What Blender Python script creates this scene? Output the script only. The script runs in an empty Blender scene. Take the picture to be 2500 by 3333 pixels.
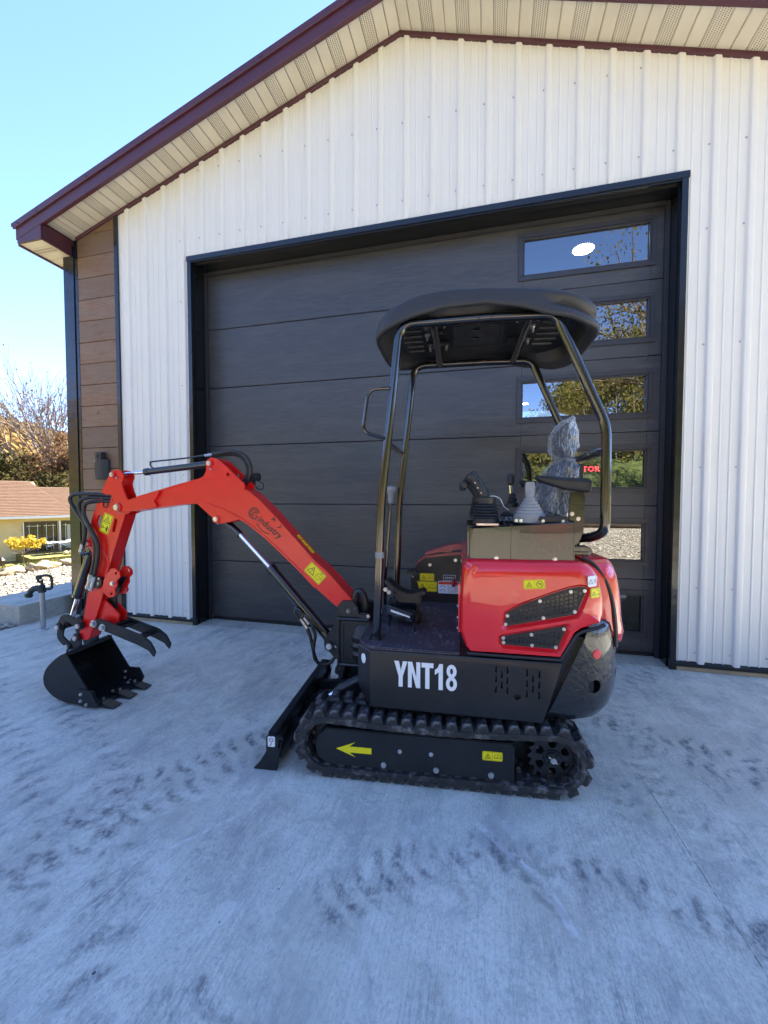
import bpy, bmesh, math, random
import numpy as np
from mathutils import Vector, Matrix
random.seed(7); RNG = np.random.default_rng(7)
S = bpy.context.scene
COL = S.collection
PI = math.pi
R = math.radians

# ---------------------------------------------------------------- camera
cd = bpy.data.cameras.new('camera'); cam = bpy.data.objects.new('camera', cd); COL.objects.link(cam)
cd.sensor_fit = 'HORIZONTAL'; cd.sensor_width = 36.0; cd.lens = 19.006
cd.clip_start = 0.05; cd.clip_end = 3000
cr = Vector((0.96893, 0.24733, 0.00093)); cu = Vector((-0.00982, 0.03474, 0.99935)); cf = Vector((-0.24713, 0.96831, -0.03609))
cam.matrix_world = Matrix(((cr.x, cu.x, -cf.x, 2.897), (cr.y, cu.y, -cf.y, -3.549), (cr.z, cu.z, -cf.z, 1.323), (0, 0, 0, 1)))
S.camera = cam

# ---------------------------------------------------------------- sky, sun, exposure
SUN_AZ, SUN_EL = R(8.5), R(44)            # azimuth from +Y (behind the garage) towards +X
W = bpy.data.worlds.new("World"); S.world = W; W.use_nodes = True
wn = W.node_tree.nodes; wl = W.node_tree.links
bg = wn['Background']; sky = wn.new('ShaderNodeTexSky'); sky.sky_type = 'NISHITA'
sky.sun_disc = False; sky.sun_elevation = SUN_EL; sky.sun_rotation = SUN_AZ
sky.altitude = 400; sky.air_density = 0.36; sky.dust_density = 0.0; sky.ozone_density = 3.0
wl.new(sky.outputs[0], bg.inputs[0]); bg.inputs[1].default_value = 0.15
sd = bpy.data.lights.new('sun', 'SUN'); sun = bpy.data.objects.new('sun', sd); COL.objects.link(sun)
sd.energy = 5.0; sd.angle = R(0.53); sd.color = (1.0, 0.92, 0.78)
to_sun = Vector((math.sin(SUN_AZ)*math.cos(SUN_EL), math.cos(SUN_AZ)*math.cos(SUN_EL), math.sin(SUN_EL)))
sun.rotation_euler = to_sun.to_track_quat('Z', 'Y').to_euler()
S.view_settings.view_transform = 'Standard'; S.view_settings.look = 'None'
S.view_settings.gamma = 1.0; S.view_settings.use_curve_mapping = False
S.view_settings.exposure = 2.92
S.render.engine = 'CYCLES'
S.cycles.max_bounces = 8; S.cycles.transparent_max_bounces = 16
S.cycles.use_denoising = True

# ---------------------------------------------------------------- helpers
def rnd(pts, rad, n=4):
    """round the corners of a polygon"""
    out = []; N = len(pts)
    for i, p in enumerate(pts):
        r = rad[i] if isinstance(rad, (list, tuple)) else rad
        a = Vector(pts[i-1]) - Vector(p); b = Vector(pts[(i+1) % N]) - Vector(p); P = Vector(p)
        if r <= 0 or a.length < 1e-6 or b.length < 1e-6: out.append(tuple(p)); continue
        ang = a.angle(b)
        if ang > 3.0: out.append(tuple(p)); continue
        d = min(r/math.tan(ang/2), a.length*.49, b.length*.49)
        A = P + a.normalized()*d; B = P + b.normalized()*d
        for k in range(n+1):
            t = k/n; out.append(tuple((1-t)**2*A + 2*t*(1-t)*P + t*t*B))
    return out

def circle(cx, cy, r, n=24, ry=None):
    return [(cx + r*math.cos(2*PI*i/n), cy + (ry or r)*math.sin(2*PI*i/n)) for i in range(n)]

def smooth_path(pts, n=6):
    """Catmull-Rom through the points"""
    P = [Vector(p) for p in pts]; P = [2*P[0]-P[1]] + P + [2*P[-1]-P[-2]]; out = []
    for i in range(1, len(P)-2):
        for k in range(n):
            t = k/n
            out.append(0.5*((2*P[i]) + (P[i+1]-P[i-1])*t + (2*P[i-1]-5*P[i]+4*P[i+1]-P[i+2])*t*t + (3*P[i]-P[i-1]-3*P[i+1]+P[i+2])*t**3))
    out.append(P[-2]); return out

class MB:
    """collects shapes into one mesh"""
    def __init__(s): s.bm = bmesh.new(); s.mi = 0
    def _in(s, t, bev=0, seg=2, ang=30):
        bmesh.ops.recalc_face_normals(t, faces=t.faces)
        if bev > 0:
            es = [e for e in t.edges if len(e.link_faces) == 2 and e.calc_face_angle(0) > R(ang)]
            bmesh.ops.bevel(t, geom=es, offset=bev, segments=seg, affect='EDGES', clamp_overlap=True)
        for f in t.faces: f.material_index = s.mi
        m = bpy.data.meshes.new('tmp'); t.to_mesh(m); t.free(); s.bm.from_mesh(m); bpy.data.meshes.remove(m)
        return s
    def box(s, x0, x1, y0, y1, z0, z1, bev=0, seg=2):
        t = bmesh.new(); v = [t.verts.new((x, y, z)) for x in (x0, x1) for y in (y0, y1) for z in (z0, z1)]
        for q in ((0,1,3,2), (4,6,7,5), (0,4,5,1), (2,3,7,6), (0,2,6,4), (1,5,7,3)): t.faces.new([v[i] for i in q])
        return s._in(t, bev, seg)
    def prism(s, pts, a, b, axis='y', bev=0, seg=2, M=None):
        f = {'y': lambda p, h: (p[0], h, p[1]), 'z': lambda p, h: (p[0], p[1], h), 'x': lambda p, h: (h, p[0], p[1])}[axis]
        t = bmesh.new(); A = [t.verts.new(f(p, a)) for p in pts]; B = [t.verts.new(f(p, b)) for p in pts]; n = len(pts)
        t.faces.new(A); t.faces.new(B[::-1])
        for i in range(n): t.faces.new((A[i], B[i], B[(i+1) % n], A[(i+1) % n]))
        if M is not None: t.transform(M)
        return s._in(t, bev, seg)
    def loft(s, rings, cap0=True, cap1=True, closed=True):
        t = bmesh.new(); V = [[t.verts.new(p) for p in r] for r in rings]; n = len(V[0])
        for i in range(len(V)-1):
            for j in range(n if closed else n-1):
                try: t.faces.new((V[i][j], V[i][(j+1) % n], V[i+1][(j+1) % n], V[i+1][j]))
                except ValueError: pass
        if cap0: t.faces.new(V[0][::-1])
        if cap1: t.faces.new(V[-1])
        return s._in(t)
    def tube(s, path, r, n=10, closed=False):
        P = [Vector(p) for p in path]; N = len(P); rr = r if isinstance(r, (list, tuple)) else [r]*N
        T = []
        for i in range(N):
            a = P[i-1] if (i > 0 or closed) else P[i]; b = P[(i+1) % N] if (i < N-1 or closed) else P[i]
            T.append((b-a).normalized())
        up = Vector((0, 0, 1)) if abs(T[0].z) < .9 else Vector((1, 0, 0)); x = T[0].cross(up).normalized(); rings = []
        for i in range(N):
            x = (x - T[i]*x.dot(T[i])).normalized(); y = T[i].cross(x)
            rings.append([P[i] + (x*math.cos(2*PI*k/n) + y*math.sin(2*PI*k/n))*rr[i] for k in range(n)])
        if closed: rings.append(rings[0]); return s.loft(rings, False, False)
        return s.loft(rings)
    def cyl(s, p, q, r, r2=None, n=16, bev=0):
        P, Q = Vector(p), Vector(q); T = (Q-P).normalized(); up = Vector((0, 0, 1)) if abs(T.z) < .9 else Vector((1, 0, 0))
        x = T.cross(up).normalized(); y = T.cross(x); rr = (r, r if r2 is None else r2)
        t = bmesh.new(); V = [[t.verts.new(C_ + (x*math.cos(2*PI*k/n) + y*math.sin(2*PI*k/n))*ra) for k in range(n)] for C_, ra in ((P, rr[0]), (Q, rr[1]))]
        t.faces.new(V[0][::-1]); t.faces.new(V[1])
        for k in range(n): t.faces.new((V[0][k], V[0][(k+1) % n], V[1][(k+1) % n], V[1][k]))
        return s._in(t, bev, 2, 60)
    def lathe(s, prof, p, d=(0, 0, 1), n=20):
        """prof: (radius, height) along d from p"""
        P = Vector(p); T = Vector(d).normalized(); up = Vector((0, 0, 1)) if abs(T.z) < .9 else Vector((1, 0, 0))
        x = T.cross(up).normalized(); y = T.cross(x)
        return s.loft([[P + T*h + (x*math.cos(2*PI*k/n) + y*math.sin(2*PI*k/n))*max(ra, 1e-4) for k in range(n)] for ra, h in prof])
    def faces(s, verts, faces):
        t = bmesh.new(); V = [t.verts.new(v) for v in verts]
        for f in faces: t.faces.new([V[i] for i in f])
        for f in t.faces: f.material_index = s.mi
        m = bpy.data.meshes.new('tmp'); t.to_mesh(m); t.free(); s.bm.from_mesh(m); bpy.data.meshes.remove(m); return s
    def build(s, name, mat, parent=None, smooth=True, ang=35, **props):
        m = bpy.data.meshes.new(name); s.bm.to_mesh(m); s.bm.free()
        for x in (mat if isinstance(mat, (list, tuple)) else [mat]): m.materials.append(x)
        return link(name, m, parent, smooth, ang, **props)

def link(name, m, parent=None, smooth=True, ang=35, **props):
    if smooth and len(m.polygons):
        m.shade_smooth()
        try: m.set_sharp_from_angle(angle=R(ang))
        except Exception: pass
    o = bpy.data.objects.new(name, m); COL.objects.link(o)
    if parent: o.parent = parent
    for k, v in props.items(): o[k] = v
    return o
def inst(src, name, parent, loc=None, rot=None, scale=None):
    o = src.copy(); o.name = name; COL.objects.link(o); o.parent = parent
    if loc is not None: o.location = loc
    if rot is not None: o.rotation_euler = rot
    if scale is not None: o.scale = scale
    return o
def thing(name, label, cat, loc=(0, 0, 0), rz=0, group=None):
    o = bpy.data.objects.new(name, None); COL.objects.link(o); o.location = loc; o.rotation_euler = (0, 0, rz)
    o['label'] = label; o['category'] = cat
    if group: o['group'] = group
    return o
def tag(o, label, cat, group=None):
    o['label'] = label; o['category'] = cat
    if group: o['group'] = group
    return o
def mesh_np(name, verts, faces, mat, parent=None, smooth=False, **props):
    m = bpy.data.meshes.new(name); m.from_pydata(verts.tolist() if hasattr(verts, 'tolist') else verts, [], faces.tolist() if hasattr(faces, 'tolist') else faces)
    for x in (mat if isinstance(mat, (list, tuple)) else [mat]): m.materials.append(x)
    return link(name, m, parent, smooth, 60, **props)
def cut(ob, cutter, slf=False):
    """subtract a shape from an object's mesh, leaving nothing behind"""
    cm = bpy.data.meshes.new('c'); cutter.bm.to_mesh(cm); cutter.bm.free()
    c = bpy.data.objects.new('c', cm); COL.objects.link(c); c.matrix_world = Matrix.Identity(4)
    par = ob.parent; ob.parent = None
    md = ob.modifiers.new('b', 'BOOLEAN'); md.operation = 'DIFFERENCE'; md.object = c; md.solver = 'EXACT'; md.use_self = slf
    dg = bpy.context.evaluated_depsgraph_get(); dg.update()
    nm = bpy.data.meshes.new_from_object(ob.evaluated_get(dg)); ob.modifiers.clear()
    nm.shade_smooth()
    try: nm.set_sharp_from_angle(angle=R(35))
    except Exception: pass
    ob.data = nm; ob.parent = par; bpy.data.objects.remove(c); bpy.data.meshes.remove(cm)
    return ob

# ---------------------------------------------------------------- materials
class NT:
    def __init__(s, name):
        s.m = bpy.data.materials.new(name); s.m.use_nodes = True; s.t = s.m.node_tree; s.n = s.t.nodes; s.l = s.t.links
        s.p = s.n['Principled BSDF']; s.out = s.n['Material Output']; s._o = None
    def node(s, typ, ins=None, **kw):
        nd = s.n.new(typ)
        for k, v in kw.items(): setattr(nd, k, v)
        for k, v in (ins or {}).items(): s.set(nd.inputs[k], v)
        return nd
    def set(s, sock, v):
        if hasattr(v, 'is_output'): s.l.new(v, sock)
        elif isinstance(v, (tuple, list)) and len(v) == 3 and sock.type == 'RGBA': sock.default_value = (*v, 1)
        else: sock.default_value = v
    def obj(s):
        if s._o is None: s._o = s.node('ShaderNodeTexCoord').outputs['Object']
        return s._o
    def map(s, scale=(1, 1, 1), rot=(0, 0, 0), loc=(0, 0, 0), vec=None):
        return s.node('ShaderNodeMapping', {'Vector': vec or s.obj(), 'Scale': scale, 'Rotation': rot, 'Location': loc}).outputs[0]
    def noise(s, scale, vec=None, detail=4, rough=.5, dist=0, col=False):
        return s.node('ShaderNodeTexNoise', {'Vector': vec or s.obj(), 'Scale': scale, 'Detail': detail, 'Roughness': rough, 'Distortion': dist}).outputs['Color' if col else 'Fac']
    def voro(s, scale, vec=None, feature='F1', out='Distance', rand=1.0):
        return s.node('ShaderNodeTexVoronoi', {'Vector': vec or s.obj(), 'Scale': scale, 'Randomness': rand}, feature=feature).outputs[out]
    def math(s, op, a, b=0.0, c=None):
        nd = s.node('ShaderNodeMath', operation=op); s.set(nd.inputs[0], a); s.set(nd.inputs[1], b)
        if c is not None: s.set(nd.inputs[2], c)
        return nd.outputs[0]
    def ss(s, x, lo, hi, a=0.0, b=1.0):
        return s.node('ShaderNodeMapRange', {'Value': x, 'From Min': lo, 'From Max': hi, 'To Min': a, 'To Max': b}, interpolation_type='SMOOTHSTEP').outputs[0]
    def ramp(s, fac, stops):
        nd = s.node('ShaderNodeValToRGB', {'Fac': fac}); e = nd.color_ramp.elements
        while len(e) < len(stops): e.new(.5)
        for el, (p, c) in zip(e, stops): el.position = p; el.color = (*c, 1) if len(c) == 3 else c
        return nd.outputs[0]
    def mix(s, fac, a, b, typ='MIX'):
        nd = s.node('ShaderNodeMix', data_type='RGBA', blend_type=typ)
        s.set(nd.inputs['Factor'], fac); s.set(nd.inputs[6], a); s.set(nd.inputs[7], b); return nd.outputs[2]
    def bump(s, h, strength=.3, dist=.01, nrm=None):
        ins = {'Height': h, 'Strength': strength, 'Distance': dist}
        if nrm is not None: ins['Normal'] = nrm
        o = s.node('ShaderNodeBump', ins).outputs[0]; s.set(s.p.inputs['Normal'], o); return o
    def xyz(s, vec=None):
        return s.node('ShaderNodeSeparateXYZ', {'Vector': vec or s.obj()}).outputs
    def P(s, **kw):
        names = {'col': 'Base Color', 'rough': 'Roughness', 'metal': 'Metallic', 'spec': 'Specular IOR Level', 'coat': 'Coat Weight', 'coatr': 'Coat Roughness', 'alpha': 'Alpha', 'trans': 'Transmission Weight', 'ior': 'IOR', 'sub': 'Subsurface Weight', 'ecol': 'Emission Color', 'estr': 'Emission Strength', 'sheen': 'Sheen Weight'}
        for k, v in kw.items(): s.set(s.p.inputs[names[k]], v)
        return s

def simple(name, col, rough=.5, metal=0, coat=0, var=.12, vs=18, bump=0, bs=60, coatr=.05, spec=.5):
    t = NT(name); n = t.noise(vs, detail=5)
    dark = tuple(c*(1-var) for c in col); light = tuple(min(1, c*(1+var)) for c in col)
    t.P(col=t.ramp(n, [(.3, dark), (.7, light)]), rough=t.ss(t.noise(vs*.6, detail=3), .3, .7, max(.02, rough*.85), min(1, rough*1.15)), metal=metal, coat=coat, coatr=coatr, spec=spec)
    if bump: t.bump(t.noise(bs, detail=4), bump, .004)
    return t.m

M = {}
# ---- machine paint and parts
t = NT('red_paint'); n1 = t.noise(9, detail=3)
t.P(col=t.ramp(n1, [(.3, (.70, .004, .010)), (.7, (.76, .007, .012))]), rough=.24, coat=1.0, coatr=.025); t.bump(t.noise(40, detail=3), .06, .004); M['red'] = t.m
t = NT('boom_red_paint'); n1 = t.noise(14, detail=3)
t.P(col=t.ramp(n1, [(.3, (.72, .008, .007)), (.7, (.78, .012, .009))]), rough=.30, coat=.25, coatr=.12); t.bump(t.noise(60, detail=3), .08, .003); M['boomred'] = t.m
M['dkred'] = simple('hatch_red_paint', (.30, .012, .03), .4, coat=.3)
t = NT('black_gloss_paint'); t.P(col=(.007, .007, .008), rough=.16, coat=.7, coatr=.03, spec=.6); t.p.inputs['Coat IOR'].default_value = 1.5; t.bump(t.noise(70, detail=2), .10, .003); M['gloss'] = t.m
M['satin'] = simple('black_satin_paint', (.009, .010, .012), .38, var=.3, vs=8, bump=.06, bs=90)
t = NT('black_cast_paint'); h = t.noise(48, detail=5, rough=.6)
t.P(col=(.008, .008, .009), rough=.16, coat=.6, coatr=.06); t.bump(h, .75, .008); M['cast'] = t.m
M['steel'] = simple('black_steel_paint', (.012, .013, .015), .32, var=.35, vs=14, bump=.08)
t = NT('track_rubber'); d = t.noise(30, detail=6, rough=.65); d2 = t.noise(9, detail=3)
dust = t.math('MULTIPLY', t.ss(d, .46, .70), t.ss(d2, .34, .64))
t.P(col=t.mix(dust, (.016, .016, .018), (.17, .165, .165)), rough=t.ss(d, .3, .8, .42, .8)); t.bump(d, .5, .006); M['rubber'] = t.m
t = NT('track_iron'); d = t.noise(22, detail=5); t.P(col=t.ramp(d, [(.35, (.016, .014, .013)), (.75, (.075, .062, .055))]), rough=.6); t.bump(d, .3, .004); M['iron'] = t.m
M['hose'] = simple('hose_rubber', (.011, .011, .012), .42, var=.3, vs=40)
t = NT('chrome_rod'); t.P(col=(.80, .81, .83), metal=1.0, rough=.12); M['chrome'] = t.m
t = NT('zinc_bolt'); d = t.noise(60, detail=3); t.P(col=t.ramp(d, [(.3, (.50, .50, .49)), (.7, (.72, .72, .70))]), metal=.9, rough=.30); M['zinc'] = t.m
t = NT('yellow_sticker'); t.P(col=(.85, .72, .006), rough=.35); M['yellow'] = t.m
t = NT('black_print'); t.P(col=(.012, .012, .012), rough=.4); M['ink'] = t.m
t = NT('white_sticker'); t.P(col=(.78, .79, .80), rough=.4); M['white'] = t.m
t = NT('red_print'); t.P(col=(.65, .03, .02), rough=.4); M['redink'] = t.m
t = NT('reflector_red'); t.P(col=(.75, .02, .03), rough=.15, coat=.5); t.bump(t.voro(160), .3, .003); M['reflr'] = t.m
t = NT('reflector_white'); t.P(col=(.75, .82, .84), rough=.2, coat=.5); M['reflw'] = t.m
t = NT('floor_mat'); d = t.noise(26, detail=5); sc = t.noise(8, vec=t.map((5, 1.5, 1), rot=(0, 0, .5)), detail=6, dist=1.5)
dust = t.math('MULTIPLY', t.ss(sc, .45, .7), t.ss(t.noise(5), .35, .6))
t.P(col=t.mix(dust, (.045, .034, .046), (.14, .145, .17)), rough=.6); t.bump(d, .15, .003); M['mat'] = t.m
M['plastic'] = simple('black_plastic', (.016, .016, .017), .45, var=.2, bump=.12, bs=200)
M['greyplastic'] = simple('grey_rubber', (.25, .25, .245), .55, var=.1, bump=.1, bs=120)
t = NT('canopy_plastic'); d = t.noise(260, detail=2); t.P(col=(.034, .035, .038), rough=.5, spec=.35); t.bump(d, .12, .002); M['canopy'] = t.m
M['vinyl'] = simple('seat_vinyl', (.022, .023, .026), .5, var=.15, bump=.15, bs=150)
t = NT('plastic_film'); t.m.blend_method = 'BLEND' if hasattr(t.m, 'blend_method') else t.m.blend_method
f1 = t.noise(9, vec=t.map((1.4, 1.4, .45), rot=(0, .25, 0)), detail=3, dist=1.4); f2 = t.noise(22, vec=t.map((1.2, 1.2, .5), rot=(0, -.5, 0)), detail=2, dist=1.6)
cr1 = t.ss(t.math('ABSOLUTE', t.math('SUBTRACT', f1, .5)), .0, .028, 1, 0); cr2 = t.ss(t.math('ABSOLUTE', t.math('SUBTRACT', f2, .5)), .0, .030, 1, 0)
fold = t.math('ADD', t.math('ABSOLUTE', t.math('SUBTRACT', f1, .5)), t.math('MULTIPLY', t.math('ABSOLUTE', t.math('SUBTRACT', f2, .5)), .5))
bm_ = t.node('ShaderNodeBump', {'Height': t.math('MULTIPLY', fold, -1.0), 'Strength': 1.0, 'Distance': .06}).outputs[0]
gl = t.node('ShaderNodeBsdfGlossy', {'Color': (.9, .93, .97, 1), 'Roughness': .07, 'Normal': bm_}).outputs[0]
df = t.node('ShaderNodeBsdfTranslucent', {'Color': (.92, .94, .96, 1), 'Normal': bm_}).outputs[0]
df2 = t.node('ShaderNodeBsdfDiffuse', {'Color': (.92, .94, .96, 1), 'Normal': bm_}).outputs[0]
tr = t.node('ShaderNodeBsdfTransparent', {'Color': (.93, .95, .97, 1)}).outputs[0]
dm = t.node('ShaderNodeMixShader', {0: .5, 1: df, 2: df2}).outputs[0]
lw = t.node('ShaderNodeLayerWeight', {'Blend': .28, 'Normal': bm_}).outputs['Facing']
lw2 = t.node('ShaderNodeLayerWeight', {'Blend': .35}).outputs['Facing']; m1 = t.node('ShaderNodeMixShader', {0: t.math('MINIMUM', .85, t.math('ADD', t.ss(lw2, .3, .95, .06, .40), t.math('ADD', t.math('MULTIPLY', cr1, .42), t.math('MULTIPLY', cr2, .25)))), 1: tr, 2: dm}).outputs[0]
m2 = t.node('ShaderNodeMixShader', {0: t.ss(lw, .05, 1.0, .07, .5), 1: m1, 2: gl}).outputs[0]
t.l.new(m2, t.out.inputs['Surface']); M['film'] = t.m

# ---- building
t = NT('white_siding'); x = t.noise(3, detail=3); t.P(col=t.ramp(x, [(.2, (.69, .675, .63)), (.8, (.72, .705, .66))]), rough=.42); t.bump(t.noise(180, detail=3), .07, .002); M['siding'] = t.m
t = NT('cream_soffit'); t.P(col=t.ramp(t.noise(5), [(.3, (.56, .51, .42)), (.7, (.62, .57, .47))]), rough=.5); t.bump(t.noise(220, detail=2), .15, .002); M['soffit'] = t.m
M['soffithole'] = simple('soffit_hole', (.07, .06, .05), .8)
M['maroon'] = simple('maroon_metal', (.070, .020, .032), .36, var=.08, vs=4)
t = NT('black_trim'); t.P(col=(.007, .008, .010), rough=.22, coat=.2); t.bump(t.noise(2.2, vec=t.map((1, 1, 3)), detail=2), .25, .02); M['trim'] = t.m
def door_mat():
    t = NT('door_wood_print'); v = t.map((1.1, 1.1, 26)); n = t.noise(5.5, vec=v, detail=8, rough=.7, dist=.4); v2 = t.map((.35, .35, 3)); n2 = t.noise(3, vec=v2, detail=4, dist=.8)
    c = t.ramp(n, [(.30, (.026, .026, .028)), (.50, (.045, .045, .048)), (.70, (.074, .074, .076))])
    t.P(col=t.mix(t.ss(n2, .45, .7, 0, .45), c, (.075, .072, .071)), rough=t.ss(n, .3, .7, .30, .44)); t.bump(n, .25, .004); return t.m
M['door'] = door_mat()
M['doorframe'] = simple('window_surround_metal', (.030, .030, .036), .38, var=.1)
t = NT('window_glass'); gl = t.node('ShaderNodeBsdfGlossy', {'Color': (.78, .80, .83, 1), 'Roughness': .004}).outputs[0]
tr = t.node('ShaderNodeBsdfTransparent', {'Color': (.40, .42, .41, 1)}).outputs[0]
fr = t.math('MULTIPLY', t.node('ShaderNodeFresnel', {'IOR': 3.3}).outputs[0], t.math('SUBTRACT', 1.0, t.node('ShaderNodeNewGeometry').outputs['Backfacing']))
t.l.new(t.node('ShaderNodeMixShader', {0: fr, 1: tr, 2: gl}).outputs[0], t.out.inputs['Surface']); M['glass'] = t.m
M['darkpane'] = simple('dark_green_pane', (.010, .013, .009), .25, spec=.35)  # plain dark green-black colour for the lowest door pane, replacing clear glass
def plank_mat():
    t = NT('stained_plank'); oi = t.node('ShaderNodeObjectInfo').outputs['Random']
    off = t.node('ShaderNodeCombineXYZ', {'X': t.math('MULTIPLY', oi, 37.0), 'Y': t.math('MULTIPLY', oi, 11.0), 'Z': t.math('MULTIPLY', oi, 23.0)}).outputs[0]
    v = t.node('ShaderNodeVectorMath', {0: t.obj(), 1: off}, operation='ADD').outputs[0]
    g = t.noise(4, vec=t.map((1.6, 1, 22), vec=v), detail=6, rough=.65, dist=1.2)
    big = t.noise(1.8, vec=t.map((2, 1, 4), vec=v), detail=3)
    c = t.ramp(g, [(.25, (.100, .048, .024)), (.5, (.20, .108, .056)), (.75, (.29, .175, .096))])
    c = t.mix(t.ss(big, .35, .65, 0, .5), c, (.19, .140, .100))
    k = t.voro(2.6, vec=t.map((1, 1, 1.4), vec=v)); knot = t.ss(k, .03, .075, 1, 0)
    c = t.mix(knot, c, (.03, .016, .010))
    c = t.mix(t.math('MULTIPLY', oi, .7), c, (.085, .058, .045))
    t.P(col=c, rough=.55); t.bump(g, .25, .004); return t.m
M['plank'] = plank_mat()
M['sill'] = simple('treated_sill_wood', (.36, .27, .16), .7, var=.25, vs=9, bump=.2)
M['interior'] = simple('interior_liner', (.10, .10, .10), .7)
M['lampcase'] = simple('bronze_lamp_metal', (.028, .027, .028), .42, var=.1, bump=.1, bs=200)
M['lens'] = simple('sensor_lens', (.01, .012, .015), .06, coat=.8)
t = NT('lit_lamp'); t.P(col=(1, 1, 1), ecol=(1, .93, .62, 1), estr=30); M['lit'] = t.m
t = NT('red_letters_added_glow'); t.P(col=(.6, .03, .06), ecol=(1.0, .04, .09, 1), estr=2.4); M['redglow'] = t.m  # emission added so the banner's red letters show through the pane
t = NT('grey_letters_added_glow'); t.P(col=(.4, .4, .4), ecol=(.7, .7, .7, 1), estr=.28); M['greyglow'] = t.m  # weaker added glow for the grey banner letters

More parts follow.
